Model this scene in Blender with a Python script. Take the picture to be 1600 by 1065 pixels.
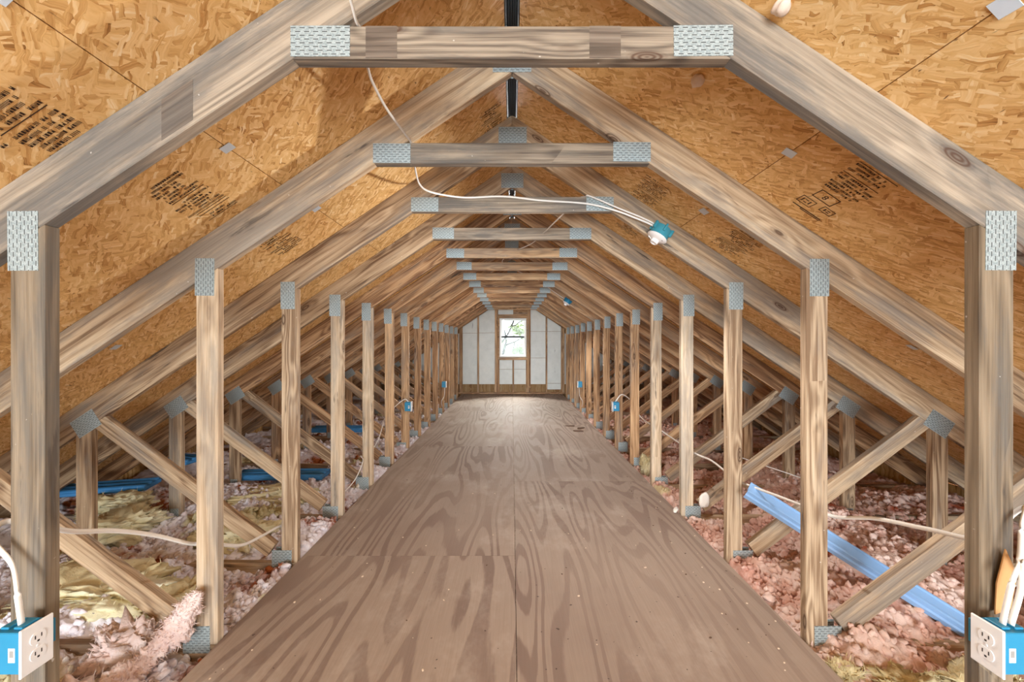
import bpy, bmesh, math, random
import numpy as np
from mathutils import Vector, Matrix

random.seed(7)
rng = np.random.default_rng(11)
scene = bpy.context.scene
COL = scene.collection
for o in list(bpy.data.objects):
    bpy.data.objects.remove(o)

# ------------------------------------------------------------------ camera
EYE = 1.24                      # camera height above the plywood floor
cam_d = bpy.data.cameras.new('camera')
cam_d.sensor_width = 36.0
cam_d.lens = 36.0 * 620.0 / 1600.0
cam_d.shift_y = 2.5 / 1600.0
cam_d.clip_start = 0.02
cam = bpy.data.objects.new('camera', cam_d)
cam.location = (0, 0, EYE)
cam.rotation_euler = (math.radians(90), 0, 0)
COL.objects.link(cam)
scene.camera = cam

# ------------------------------------------------------------------ world, light, exposure
world = bpy.data.worlds.new('overcast_sky')
scene.world = world
world.use_nodes = True
bg = world.node_tree.nodes['Background']
bg.inputs['Color'].default_value = (0.86, 0.95, 1.0, 1)
bg.inputs['Strength'].default_value = 1.1
scene.view_settings.view_transform = 'Standard'
scene.view_settings.look = 'None'
scene.view_settings.gamma = 1.0
scene.view_settings.use_curve_mapping = False
scene.view_settings.exposure = 0.92
scene.cycles.max_bounces = 9
scene.cycles.diffuse_bounces = 6
scene.cycles.transparent_max_bounces = 16


def area_light(name, loc, target, size, size_y, power, color):
    d = bpy.data.lights.new(name, 'AREA')
    d.shape = 'RECTANGLE'
    d.size = size
    d.size_y = size_y
    d.energy = power
    d.color = color
    o = bpy.data.objects.new(name, d)
    o.location = loc
    o.rotation_euler = (Vector(target) - Vector(loc)).to_track_quat('-Z', 'Y').to_euler()
    COL.objects.link(o)
    return o


# portals: they give off nothing, they only guide the sampling of the sky through the two openings
for nm, loc, tgt, sx, sy in (('portal_open_end', (0, -3.95, 1.1), (0, 5, 1.1), 7.6, 2.9), ('portal_window', (0.02, 9.71, 1.36), (0.02, 5, 1.36), 0.66, 0.96)):
    pl_ = area_light(nm, loc, tgt, sx, sy, 1.0, (1, 1, 1))
    pl_.data.cycles.is_portal = True
# unseen fill lamp added behind the camera, at the unbuilt rear end
area_light('rear_fill_area', (-0.2, -3.88, 0.75), (0.0, 5.0, 2.2), 4.4, 1.5, 190, (0.86, 0.95, 1.0))
# hazy high sun beyond the end window
hs_d = bpy.data.lights.new('hazy_sun', 'SUN')
hs_d.energy = 55.0
hs_d.angle = math.radians(70)
hs_d.color = (1.0, 0.98, 0.95)
hs = bpy.data.objects.new('hazy_sun', hs_d)
hs.rotation_euler = (math.radians(-60), 0, 0)
hs.location = (0, 16, 9)
COL.objects.link(hs)
# second sun lamp, added behind the camera to fill the whole depth evenly
sun_d = bpy.data.lights.new('rear_fill_sun', 'SUN')
sun_d.energy = 1.4
sun_d.angle = math.radians(22)
sun_d.color = (0.92, 0.97, 1.0)
sun = bpy.data.objects.new('rear_fill_sun', sun_d)
sun.rotation_euler = (math.radians(86), 0, math.radians(-4))
sun.location = (0, -6, 1.5)
COL.objects.link(sun)

# ------------------------------------------------------------------ node helpers
def new_mat(name):
    m = bpy.data.materials.new(name)
    m.use_nodes = True
    nt = m.node_tree
    return m, nt, nt.nodes['Principled BSDF']


def put(nt, sock, v):
    if v is None:
        return
    if isinstance(v, bpy.types.NodeSocket):
        nt.links.new(v, sock)
    else:
        if hasattr(sock.default_value, '__len__') and not hasattr(v, '__len__'):
            v = (v,) * len(sock.default_value)
        if hasattr(v, '__len__') and len(v) == 3 and len(sock.default_value) == 4:
            v = (*v, 1)
        sock.default_value = v


def nd(nt, kind, props=None, **ins):
    n = nt.nodes.new(kind)
    for k, v in (props or {}).items():
        setattr(n, k, v)
    for k, v in ins.items():
        key = int(k[1:]) if k[0] == '_' else k.replace('__', ' ')
        put(nt, n.inputs[key], v)
    return n


def math_(nt, op, a, b=None, c=None, clamp=False):
    n = nd(nt, 'ShaderNodeMath', {'operation': op, 'use_clamp': clamp}, _0=a)
    put(nt, n.inputs[1], b)
    put(nt, n.inputs[2], c)
    return n.outputs[0]


def vmath(nt, op, a, b=None):
    n = nd(nt, 'ShaderNodeVectorMath', {'operation': op}, _0=a)
    put(nt, n.inputs[1], b)
    return n.outputs[0]


def mixc(nt, f, a, b, mode='MIX'):
    n = nt.nodes.new('ShaderNodeMix')
    n.data_type = 'RGBA'
    n.blend_type = mode
    put(nt, n.inputs[0], f)
    put(nt, n.inputs[6], a)
    put(nt, n.inputs[7], b)
    return n.outputs[2]


def ramp(nt, f, stops, interp='LINEAR'):
    n = nd(nt, 'ShaderNodeValToRGB', None, _0=f)
    cr = n.color_ramp
    cr.interpolation = interp
    while len(cr.elements) < len(stops):
        cr.elements.new(0.5)
    for e, (p, c) in zip(cr.elements, stops):
        e.position = p
        e.color = (*c, 1) if len(c) == 3 else c
    return n.outputs[0]


def smooth(nt, v, lo, hi):
    n = nd(nt, 'ShaderNodeMapRange', {'interpolation_type': 'SMOOTHSTEP'}, _0=v, _1=lo, _2=hi, _3=0.0, _4=1.0)
    return n.outputs[0]


def noise(nt, co, scale=1.0, detail=4.0, rough=0.55, dist=0.0, dim='3D'):
    n = nd(nt, 'ShaderNodeTexNoise', {'noise_dimensions': dim}, Vector=co, Scale=scale, Detail=detail, Roughness=rough, Distortion=dist)
    return n.outputs[0]


def objco(nt, randomize=True):
    co = nt.nodes.new('ShaderNodeTexCoord').outputs['Object']
    rnd = nt.nodes.new('ShaderNodeObjectInfo').outputs['Random']
    if randomize:
        off = nd(nt, 'ShaderNodeCombineXYZ', None, _0=math_(nt, 'MULTIPLY', rnd, 37.0), _1=math_(nt, 'MULTIPLY', rnd, 91.0), _2=math_(nt, 'MULTIPLY', rnd, 53.0)).outputs[0]
        co = vmath(nt, 'ADD', co, off)
    return co, rnd


def bump(nt, bsdf, h, strength=0.3, dist=0.01):
    b = nd(nt, 'ShaderNodeBump', None, Strength=strength, Distance=dist, Height=h)
    nt.links.new(b.outputs[0], bsdf.inputs['Normal'])


def srgb(r, g, b):
    def f(c):
        c /= 255.0
        return c / 12.92 if c <= 0.04045 else ((c + 0.055) / 1.055) ** 2.4
    return (f(r), f(g), f(b))


# ------------------------------------------------------------------ materials
def wood_material(name, light, mid, dark, grey, grey_amount=0.5):
    m, nt, b = new_mat(name)
    co, rnd = objco(nt)
    warp = nd(nt, 'ShaderNodeTexNoise', None, Vector=vmath(nt, 'MULTIPLY', co, (1.4, 5, 5)), Scale=1.0, Detail=2.0).outputs[1]
    cow = vmath(nt, 'ADD', co, vmath(nt, 'MULTIPLY', vmath(nt, 'SUBTRACT', warp, (0.5, 0.5, 0.5)), (0.02, 0.02, 0.02)))
    # knots: sparse cells, long along the grain
    vor = nd(nt, 'ShaderNodeTexVoronoi', None, Vector=vmath(nt, 'MULTIPLY', cow, (3.0, 9.0, 9.0)), Scale=1.0, Randomness=1.0)
    kd = vor.outputs['Distance']
    krand = nd(nt, 'ShaderNodeSeparateColor', None, _0=vor.outputs['Color']).outputs[0]
    ksel = math_(nt, 'GREATER_THAN', krand, 0.4)
    knot = math_(nt, 'MULTIPLY', math_(nt, 'SUBTRACT', 1.0, smooth(nt, kd, 0.11, 0.19)), ksel)
    halo = math_(nt, 'MULTIPLY', math_(nt, 'SUBTRACT', 1.0, smooth(nt, kd, 0.1, 0.5)), ksel)
    # growth bands
    n1 = noise(nt, vmath(nt, 'MULTIPLY', cow, (0.55, 9, 9)), 1.0, 2.0, 0.4)
    ph = math_(nt, 'ADD', math_(nt, 'MULTIPLY', n1, 62.0), math_(nt, 'MULTIPLY', halo, 7.0))
    bands = math_(nt, 'MULTIPLY_ADD', math_(nt, 'SINE', ph), 0.5, 0.5)
    fine = noise(nt, vmath(nt, 'MULTIPLY', cow, (2.6, 150, 150)), 1.0, 4.0, 0.65)
    streak = noise(nt, vmath(nt, 'MULTIPLY', cow, (1.1, 16, 16)), 1.0, 5.0, 0.62)
    v = math_(nt, 'ADD', math_(nt, 'MULTIPLY', bands, 0.26), math_(nt, 'MULTIPLY', streak, 0.95))
    v = math_(nt, 'ADD', v, math_(nt, 'MULTIPLY_ADD', fine, 1.0, -0.66))
    v = math_(nt, 'ADD', v, math_(nt, 'MULTIPLY_ADD', rnd, 0.30, -0.17))
    colr = ramp(nt, v, [(0.12, dark), (0.42, mid), (0.78, light)])
    # grey weathering
    wn = noise(nt, vmath(nt, 'MULTIPLY', cow, (1.3, 9, 9)), 1.0, 6.0, 0.68)
    wn = math_(nt, 'ADD', wn, math_(nt, 'MULTIPLY_ADD', rnd, 0.12, -0.06))
    wm = math_(nt, 'MULTIPLY', smooth(nt, wn, 0.46, 0.66), grey_amount)
    greyc = mixc(nt, fine, tuple(c * 0.55 for c in grey), tuple(c * 1.35 for c in grey))
    colr = mixc(nt, wm, colr, greyc)
    # black mildew streaks
    bn = noise(nt, vmath(nt, 'MULTIPLY', cow, (3.2, 26, 26)), 1.0, 4.0, 0.6)
    bn2 = noise(nt, vmath(nt, 'MULTIPLY', co, (1.2, 4, 4)), 1.0, 1.0, 0.5)
    bm = math_(nt, 'MULTIPLY', smooth(nt, bn, 0.60, 0.70), smooth(nt, bn2, 0.47, 0.60))
    colr = mixc(nt, math_(nt, 'MULTIPLY', bm, 0.75), colr, srgb(62, 55, 52))
    kr = math_(nt, 'MULTIPLY_ADD', math_(nt, 'SINE', math_(nt, 'MULTIPLY', kd, 120.0)), 0.25, 0.6)
    colr = mixc(nt, math_(nt, 'MULTIPLY', knot, kr), colr, srgb(74, 48, 34))
    # pale paint and insulation flecks
    fl = noise(nt, vmath(nt, 'MULTIPLY', co, (60, 60, 60)), 1.0, 1.0, 0.4)
    colr = mixc(nt, math_(nt, 'MULTIPLY', smooth(nt, fl, 0.785, 0.82), 0.5), colr, srgb(222, 214, 205))
    put(nt, b.inputs['Base Color'], colr)
    b.inputs['Roughness'].default_value = 0.72
    b.inputs['Specular IOR Level'].default_value = 0.25
    bump(nt, b, math_(nt, 'ADD', fine, math_(nt, 'MULTIPLY', bands, 0.5)), 0.25, 0.002)
    return m


PINE = wood_material('weathered_pine', srgb(206, 182, 152), srgb(172, 146, 117), srgb(114, 88, 66), srgb(130, 123, 116), 0.75)
PINE_POST = wood_material('pale_pine', srgb(216, 195, 168), srgb(188, 164, 136), srgb(134, 108, 84), srgb(150, 143, 135), 0.65)
PINE_BROWN = wood_material('brown_pine', srgb(216, 180, 140), srgb(180, 142, 105), srgb(122, 88, 62), srgb(134, 123, 113), 0.6)
PINE_GREY = wood_material('grey_pine', srgb(172, 156, 137), srgb(138, 124, 108), srgb(92, 80, 70), srgb(108, 103, 98), 0.9)
PINE_NEAR = wood_material('dull_pine', srgb(146, 129, 108), srgb(120, 104, 85), srgb(86, 72, 57), srgb(100, 96, 91), 0.7)
PINE_STAIN = wood_material('stained_pine', srgb(132, 119, 106), srgb(112, 98, 86), srgb(82, 70, 60), srgb(98, 93, 88), 0.6)


def osb_material(name, gain=1.0, layers=6):
    m, nt, b = new_mat(name)
    co, rnd = objco(nt)
    wn = nd(nt, 'ShaderNodeTexNoise', None, Vector=co, Scale=11.0, Detail=3.0).outputs[1]
    cow = vmath(nt, 'ADD', co, vmath(nt, 'MULTIPLY', vmath(nt, 'SUBTRACT', wn, (0.5, 0.5, 0.5)), (0.05, 0.05, 0.0)))
    v = noise(nt, vmath(nt, 'MULTIPLY', cow, (14, 36, 1)), 1.0, 4.0, 0.6)
    h = None
    angs = [0.1, 1.35, -0.55, 0.75, -1.1, 2.2, 0.35, -0.2]
    scl = [(8, 34), (12, 50), (10, 44), (16, 66), (13, 70), (24, 95), (19, 80), (12, 52)]
    for k in range(layers):
        r = nd(nt, 'ShaderNodeVectorRotate', {'rotation_type': 'Z_AXIS'}, Vector=vmath(nt, 'ADD', cow, (k * 3.7, k * 1.9, 0)), Angle=angs[k])
        vor = nd(nt, 'ShaderNodeTexVoronoi', {'voronoi_dimensions': '2D', 'distance': 'CHEBYCHEV'}, Vector=vmath(nt, 'MULTIPLY', r.outputs[0], (*scl[k], 1)), Scale=1.0, Randomness=1.0)
        sc = nd(nt, 'ShaderNodeSeparateColor', None, _0=vor.outputs['Color'])
        d = vor.outputs['Distance']
        inside = math_(nt, 'LESS_THAN', d, 0.44)
        mask = math_(nt, 'MULTIPLY', math_(nt, 'GREATER_THAN', sc.outputs[1], 0.52), inside)
        gl = noise(nt, vmath(nt, 'MULTIPLY', r.outputs[0], (10, 170, 1)), 1.0, 2.0, 0.6)
        val = math_(nt, 'ADD', math_(nt, 'MULTIPLY_ADD', sc.outputs[0], 0.62, 0.06), math_(nt, 'MULTIPLY_ADD', gl, 0.7, -0.22))
        edge = smooth(nt, d, 0.34, 0.44)
        val = math_(nt, 'SUBTRACT', val, math_(nt, 'MULTIPLY', edge, 0.07))
        mx = nd(nt, 'ShaderNodeMix', None, _0=mask, _2=v, _3=val)
        v = mx.outputs[0]
    colr = ramp(nt, v, [(0.0, srgb(126, 84, 42)), (0.16, srgb(192, 142, 82)), (0.45, srgb(226, 183, 120)),
                        (0.74, srgb(240, 204, 148)), (1.0, srgb(252, 234, 196))])
    big = noise(nt, vmath(nt, 'MULTIPLY', co, (1.3, 1.3, 1)), 1.0, 2.0, 0.5)
    colr = mixc(nt, math_(nt, 'MULTIPLY', smooth(nt, big, 0.35, 0.7), 0.22), colr, srgb(222, 176, 116), 'MULTIPLY')
    dk = noise(nt, vmath(nt, 'MULTIPLY', cow, (22, 60, 1)), 1.0, 2.0, 0.5)
    colr = mixc(nt, math_(nt, 'MULTIPLY', smooth(nt, dk, 0.72, 0.78), 0.8), colr, srgb(84, 42, 16))
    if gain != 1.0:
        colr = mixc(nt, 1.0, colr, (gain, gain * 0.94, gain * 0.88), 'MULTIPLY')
    put(nt, b.inputs['Base Color'], colr)
    b.inputs['Roughness'].default_value = 0.6
    b.inputs['Specular IOR Level'].default_value = 0.3
    bump(nt, b, v, 0.25, 0.003)
    return m


OSB = osb_material('oriented_strand_board')
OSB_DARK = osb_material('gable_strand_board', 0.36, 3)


def plywood_material():
    m, nt, b = new_mat('plywood')
    co, rnd = objco(nt)
    w = nd(nt, 'ShaderNodeTexNoise', None, Vector=vmath(nt, 'MULTIPLY', co, (4, 1.0, 1)), Scale=1.0, Detail=3.0).outputs[1]
    cow = vmath(nt, 'ADD', co, vmath(nt, 'MULTIPLY', vmath(nt, 'SUBTRACT', w, (0.5, 0.5, 0.5)), (0.05, 0.12, 0)))
    n1 = noise(nt, vmath(nt, 'MULTIPLY', cow, (3.2, 0.40, 0.1)), 1.0, 1.5, 0.45)
    bands = math_(nt, 'MULTIPLY_ADD', math_(nt, 'SINE', math_(nt, 'MULTIPLY', n1, 88.0)), 0.5, 0.5)
    bands = smooth(nt, math_(nt, 'ADD', bands, math_(nt, 'MULTIPLY_ADD', noise(nt, vmath(nt, 'MULTIPLY', co, (60, 9, 1)), 1.0, 3.0, 0.6), 0.5, -0.25)), 0.48, 0.80)
    n2 = noise(nt, vmath(nt, 'MULTIPLY', cow, (1.6, 0.5, 0.1)), 1.0, 2.0, 0.5)
    bstr = math_(nt, 'MULTIPLY_ADD', smooth(nt, n2, 0.35, 0.65), 0.65, 0.3)
    fine = noise(nt, vmath(nt, 'MULTIPLY', co, (150, 4, 1)), 1.0, 4.0, 0.65)
    base = mixc(nt, fine, srgb(144, 126, 112), srgb(170, 152, 138))
    base = mixc(nt, math_(nt, 'MULTIPLY', bands, math_(nt, 'MULTIPLY', bstr, 0.75)), base, srgb(112, 90, 80))
    big = noise(nt, vmath(nt, 'MULTIPLY', co, (0.9, 0.7, 1)), 1.0, 5.0, 0.6)
    base = mixc(nt, math_(nt, 'MULTIPLY', smooth(nt, big, 0.48, 0.72), 0.45), base, srgb(126, 106, 95))
    dust = noise(nt, vmath(nt, 'MULTIPLY', co, (1.7, 1.1, 1)), 1.0, 6.0, 0.7)
    base = mixc(nt, math_(nt, 'MULTIPLY', smooth(nt, dust, 0.5, 0.7), 0.4), base, srgb(200, 187, 174))
    sp = noise(nt, vmath(nt, 'MULTIPLY', co, (46, 46, 1)), 1.0, 1.0, 0.5)
    base = mixc(nt, math_(nt, 'MULTIPLY', smooth(nt, sp, 0.77, 0.80), 0.8), base, srgb(60, 46, 40))
    sk = noise(nt, vmath(nt, 'MULTIPLY', co, (14, 4, 1)), 1.0, 2.0, 0.6)
    base = mixc(nt, math_(nt, 'MULTIPLY', smooth(nt, sk, 0.74, 0.84), 0.7), base, srgb(70, 58, 54))
    put(nt, b.inputs['Base Color'], base)
    put(nt, b.inputs['Roughness'], math_(nt, 'MULTIPLY_ADD', dust, 0.25, 0.62))
    b.inputs['Specular IOR Level'].default_value = 0.35
    bump(nt, b, math_(nt, 'ADD', fine, bands), 0.10, 0.002)
    return m


PLY = plywood_material()


def plate_material():
    m, nt, b = new_mat('galvanised_plate')
    co = nt.nodes.new('ShaderNodeTexCoord').outputs['Object']
    s = nd(nt, 'ShaderNodeSeparateXYZ', None, _0=co)
    row = math_(nt, 'DIVIDE', s.outputs[2], 0.0098)
    ri = math_(nt, 'FLOOR', row)
    u = math_(nt, 'ADD', math_(nt, 'DIVIDE', s.outputs[0], 0.0235), math_(nt, 'MULTIPLY', ri, 0.5))
    fu = math_(nt, 'ABSOLUTE', math_(nt, 'SUBTRACT', math_(nt, 'FRACT', u), 0.5))
    fv = math_(nt, 'ABSOLUTE', math_(nt, 'SUBTRACT', math_(nt, 'FRACT', row), 0.5))
    slot = math_(nt, 'MULTIPLY', math_(nt, 'LESS_THAN', fu, 0.29), math_(nt, 'LESS_THAN', fv, 0.17))
    rim = math_(nt, 'MULTIPLY', math_(nt, 'LESS_THAN', fu, 0.33), math_(nt, 'LESS_THAN', fv, 0.30))
    sp = noise(nt, co, 160.0, 3.0, 0.6)
    base = mixc(nt, smooth(nt, sp, 0.3, 0.7), srgb(138, 152, 156), srgb(180, 192, 194))
    base = mixc(nt, math_(nt, 'MULTIPLY', rim, 0.45), base, srgb(204, 214, 216))
    base = mixc(nt, math_(nt, 'MULTIPLY', slot, 0.85), base, srgb(66, 72, 74))
    put(nt, b.inputs['Base Color'], base)
    b.inputs['Metallic'].default_value = 0.35
    b.inputs['Roughness'].default_value = 0.5
    bump(nt, b, math_(nt, 'SUBTRACT', rim, math_(nt, 'MULTIPLY', slot, 2.0)), 0.4, 0.001)
    return m


PLATE = plate_material()


def plain(name, colr, rough=0.5, metal=0.0, var=0.12, scale=30.0, spec=0.4):
    m, nt, b = new_mat(name)
    co, rnd = objco(nt)
    n = noise(nt, co, scale, 4.0, 0.6)
    c = mixc(nt, n, tuple(x * (1 - var) for x in colr), tuple(min(1, x * (1 + var)) for x in colr))
    put(nt, b.inputs['Base Color'], c)
    b.inputs['Roughness'].default_value = rough
    b.inputs['Metallic'].default_value = metal
    b.inputs['Specular IOR Level'].default_value = spec
    return m


WHITE_PLASTIC = plain('white_plastic', srgb(236, 236, 238), 0.35, 0, 0.02)
WHITE_CABLE = plain('white_cable_jacket', srgb(232, 228, 222), 0.45, 0, 0.05)
BLUE_BOX = plain('blue_box_plastic', srgb(42, 128, 166), 0.4, 0, 0.08)
TEAL_BOX = plain('teal_box_plastic', srgb(62, 142, 160), 0.4, 0, 0.08)
PORCELAIN = plain('white_porcelain', srgb(240, 236, 234), 0.2, 0, 0.02)
SLOT_DARK = plain('dark_slot', srgb(48, 46, 48), 0.6)
STEEL = plain('bright_steel', srgb(190, 190, 190), 0.3, 0.9)
CHANNEL = plain('blue_channel_metal', srgb(138, 178, 224), 0.25, 0.15, 0.06, 12, 0.7)
BAFFLE = plain('blue_foam', srgb(62, 132, 190), 0.5, 0, 0.15, 20)
BLACK_VENT = plain('black_vent_plastic', srgb(26, 28, 34), 0.32, 0, 0.3, 60)
CLIP = plain('clip_metal', srgb(205, 216, 228), 0.35, 0.1, 0.06)
INK = plain('stamp_ink', srgb(64, 40, 24), 0.8, 0, 0.3, 80)
VINYL = plain('white_vinyl', srgb(225, 225, 220), 0.4, 0, 0.03)
BLACK_RAIL = plain('dark_rail', srgb(40, 44, 43), 0.5)
CARD = plain('brown_cardboard', srgb(196, 150, 100), 0.8, 0, 0.1)
FLUFF = plain('white_fluff', srgb(226, 206, 190), 0.95, 0, 0.1, 60, 0.1)
CHIP = plain('pale_chip', srgb(214, 192, 168), 0.8, 0, 0.2, 80)
LEAFDRY = plain('dry_leaf', srgb(92, 68, 52), 0.8, 0, 0.3, 80)
BARK = plain('grey_bark', srgb(34, 31, 28), 0.9, 0, 0.3, 12)
DRYWALL = plain('ceiling_board_back', srgb(120, 100, 84), 0.9, 0, 0.1)
WHITE_FOAM = plain('white_foam', srgb(236, 230, 222), 0.7, 0, 0.06, 40)
PAPER = plain('white_label', srgb(236, 234, 228), 0.6, 0, 0.03)


def board_material():
    m, nt, b = new_mat('white_insulation_board')
    co, rnd = objco(nt)
    n = noise(nt, co, 6.0, 5.0, 0.6)
    c = mixc(nt, n, srgb(188, 192, 188), srgb(222, 224, 220))
    n2 = noise(nt, vmath(nt, 'MULTIPLY', co, (14, 1, 2.2)), 1.0, 3.0, 0.6)
    c = mixc(nt, math_(nt, 'MULTIPLY', smooth(nt, n2, 0.7, 0.76), 0.6), c, srgb(90, 90, 88))
    put(nt, b.inputs['Base Color'], c)
    b.inputs['Roughness'].default_value = 0.45
    return m


BOARD = board_material()


def leaf_material():
    m, nt, b = new_mat('green_leaf')
    co = nt.nodes.new('ShaderNodeTexCoord').outputs['Object']
    n = noise(nt, co, 9.0, 3.0, 0.6)
    c = ramp(nt, n, [(0.25, srgb(40, 54, 24)), (0.5, srgb(70, 88, 38)), (0.75, srgb(104, 118, 58))])
    put(nt, b.inputs['Base Color'], c)
    b.inputs['Roughness'].default_value = 0.5
    t = nd(nt, 'ShaderNodeBsdfTranslucent', None, Color=c)
    mx = nd(nt, 'ShaderNodeMixShader', None, _0=0.5, _1=b.outputs[0], _2=t.outputs[0])
    nt.links.new(mx.outputs[0], nt.nodes['Material Output'].inputs[0])
    return m


LEAF = leaf_material()


def glass_material():
    m, nt, b = new_mat('window_glass')
    t = nd(nt, 'ShaderNodeBsdfTransparent', None, Color=(0.96, 0.98, 0.97, 1))
    g = nd(nt, 'ShaderNodeBsdfGlossy', None, Color=(0.9, 0.95, 0.95, 1), Roughness=0.02)
    mx = nd(nt, 'ShaderNodeMixShader', None, _0=0.008, _1=t.outputs[0], _2=g.outputs[0])
    nt.links.new(mx.outputs[0], nt.nodes['Material Output'].inputs[0])
    return m


GLASS = glass_material()


def insulation_material(name, pale, mid, deep, rust, yellow, rust_lo, yellow_lo):
    m, nt, b = new_mat(name)
    co = nt.nodes.new('ShaderNodeTexCoord').outputs['Object']
    n = noise(nt, co, 2.6, 4.0, 0.6)
    c = ramp(nt, n, [(0.30, deep), (0.5, mid), (0.66, pale)])
    nf = noise(nt, co, 60.0, 4.0, 0.7)
    n5 = noise(nt, co, 6.5, 4.0, 0.65)
    c = mixc(nt, math_(nt, 'MULTIPLY', smooth(nt, n5, 0.46, 0.62), 0.75), c, pale)
    c = mixc(nt, math_(nt, 'MULTIPLY', nf, 0.55), c, pale)
    ny = noise(nt, vmath(nt, 'ADD', co, (5.3, 1.7, 0)), 2.1, 3.0, 0.55)
    c = mixc(nt, smooth(nt, ny, yellow_lo, yellow_lo + 0.06), c, mixc(nt, nf, tuple(x * 0.7 for x in yellow), yellow))
    nr = noise(nt, vmath(nt, 'ADD', co, (9.1, 4.4, 0)), 2.9, 4.0, 0.6)
    c = mixc(nt, smooth(nt, nr, rust_lo, rust_lo + 0.10), c, mixc(nt, nf, tuple(x * 0.6 for x in rust), tuple(min(1, x * 1.5) for x in rust)))
    put(nt, b.inputs['Base Color'], c)
    b.inputs['Roughness'].default_value = 0.95
    b.inputs['Specular IOR Level'].default_value = 0.1
    bump(nt, b, noise(nt, co, 120.0, 4.0, 0.7), 0.6, 0.006)
    return m


INS_L = insulation_material('loose_fibre_pale', srgb(240, 237, 243), srgb(222, 212, 219), srgb(186, 160, 160), srgb(152, 84, 46), srgb(222, 214, 174), 0.56, 0.58)
INS_R = insulation_material('loose_fibre_salmon', srgb(230, 206, 196), srgb(206, 156, 136), srgb(168, 98, 76), srgb(140, 68, 42), srgb(212, 192, 152), 0.57, 0.64)
INS_PINK = insulation_material('pink_fibre', srgb(240, 226, 222), srgb(226, 202, 196), srgb(202, 168, 160), srgb(190, 130, 84), srgb(220, 212, 186), 0.62, 0.7)
INS_YEL = insulation_material('yellow_fibre', srgb(232, 224, 190), srgb(216, 202, 158), srgb(186, 158, 104), srgb(160, 100, 48), srgb(236, 230, 206), 0.60, 0.58)

# ------------------------------------------------------------------ geometry helpers
def link(name, mesh, parent=None, loc=(0, 0, 0), rot=(0, 0, 0)):
    o = bpy.data.objects.new(name, mesh)
    COL.objects.link(o)
    o.parent = parent
    o.location = loc
    o.rotation_euler = rot
    return o


def tag(o, label=None, cat=None, group=None, kind=None):
    if label:
        o['label'] = label
    if cat:
        o['category'] = cat
    if group:
        o['group'] = group
    if kind:
        o['kind'] = kind
    return o


def empty(name, loc=(0, 0, 0), rot=(0, 0, 0)):
    return link(name, None, None, loc, rot)


def mesh_of(name, verts, faces, mat, bev=0.0, smooth_=False):
    me = bpy.data.meshes.new(name)
    me.from_pydata([tuple(v) for v in verts], [], faces)
    if bev > 0:
        bm = bmesh.new()
        bm.from_mesh(me)
        bmesh.ops.recalc_face_normals(bm, faces=bm.faces)
        bmesh.ops.bevel(bm, geom=list(bm.edges), offset=bev, segments=1, affect='EDGES', profile=0.5)
        bm.to_mesh(me)
        bm.free()
    else:
        bm = bmesh.new()
        bm.from_mesh(me)
        bmesh.ops.recalc_face_normals(bm, faces=bm.faces)
        bm.to_mesh(me)
        bm.free()
    if mat:
        me.materials.append(mat)
    if smooth_:
        me.polygons.foreach_set('use_smooth', [True] * len(me.polygons))
    me.update()
    return me


def box_mesh(name, x0, x1, y0, y1, z0, z1, mat, bev=0.0):
    v = [(x0, y0, z0), (x1, y0, z0), (x1, y1, z0), (x0, y1, z0), (x0, y0, z1), (x1, y0, z1), (x1, y1, z1), (x0, y1, z1)]
    f = [(0, 3, 2, 1), (4, 5, 6, 7), (0, 1, 5, 4), (1, 2, 6, 5), (2, 3, 7, 6), (3, 0, 4, 7)]
    return mesh_of(name, v, f, mat, bev)


def prism_mesh(name, poly, ang, origin, t, mat, bev=0.0025):
    """polygon in the truss plane (x, z), local X turned along the grain"""
    ca, sa = math.cos(ang), math.sin(ang)
    loc = []
    for x, z in poly:
        dx, dz = x - origin[0], z - origin[1]
        loc.append((dx * ca + dz * sa, -dx * sa + dz * ca))
    n = len(loc)
    v = [(a, 0, b) for a, b in loc] + [(a, t, b) for a, b in loc]
    f = [tuple(range(n)), tuple(range(2 * n - 1, n - 1, -1))]
    for i in range(n):
        j = (i + 1) % n
        f.append((i, i + n, j + n, j))
    return mesh_of(name, v, f, mat, bev)


def lathe_mesh(name, prof, mat, seg=24, smooth_=True):
    v, f = [], []
    n = len(prof)
    for k in range(seg):
        a = 2 * math.pi * k / seg
        for r, z in prof:
            v.append((r * math.cos(a), r * math.sin(a), z))
    for k in range(seg):
        k2 = (k + 1) % seg
        for i in range(n - 1):
            f.append((k * n + i, k2 * n + i, k2 * n + i + 1, k * n + i + 1))
    f.append(tuple(k * n for k in range(seg))[::-1])
    f.append(tuple(k * n + n - 1 for k in range(seg)))
    me = mesh_of(name, v, f, mat)
    if smooth_:
        for p in me.polygons:
            p.use_smooth = len(p.vertices) == 4
        try:
            me.set_sharp_from_angle(angle=math.radians(40))
        except Exception:
            pass
    return me


def spline(pts, n=10):
    P = [Vector(p) for p in pts]
    P = [P[0] * 2 - P[1]] + P + [P[-1] * 2 - P[-2]]
    out = []
    for i in range(1, len(P) - 2):
        for k in range(n):
            t = k / n
            a, b, c, d = P[i - 1], P[i], P[i + 1], P[i + 2]
            out.append(0.5 * ((2 * b) + (c - a) * t + (2 * a - 5 * b + 4 * c - d) * t * t + (3 * b - a - 3 * c + d) * t ** 3))
    out.append(P[-2])
    return out


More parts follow.
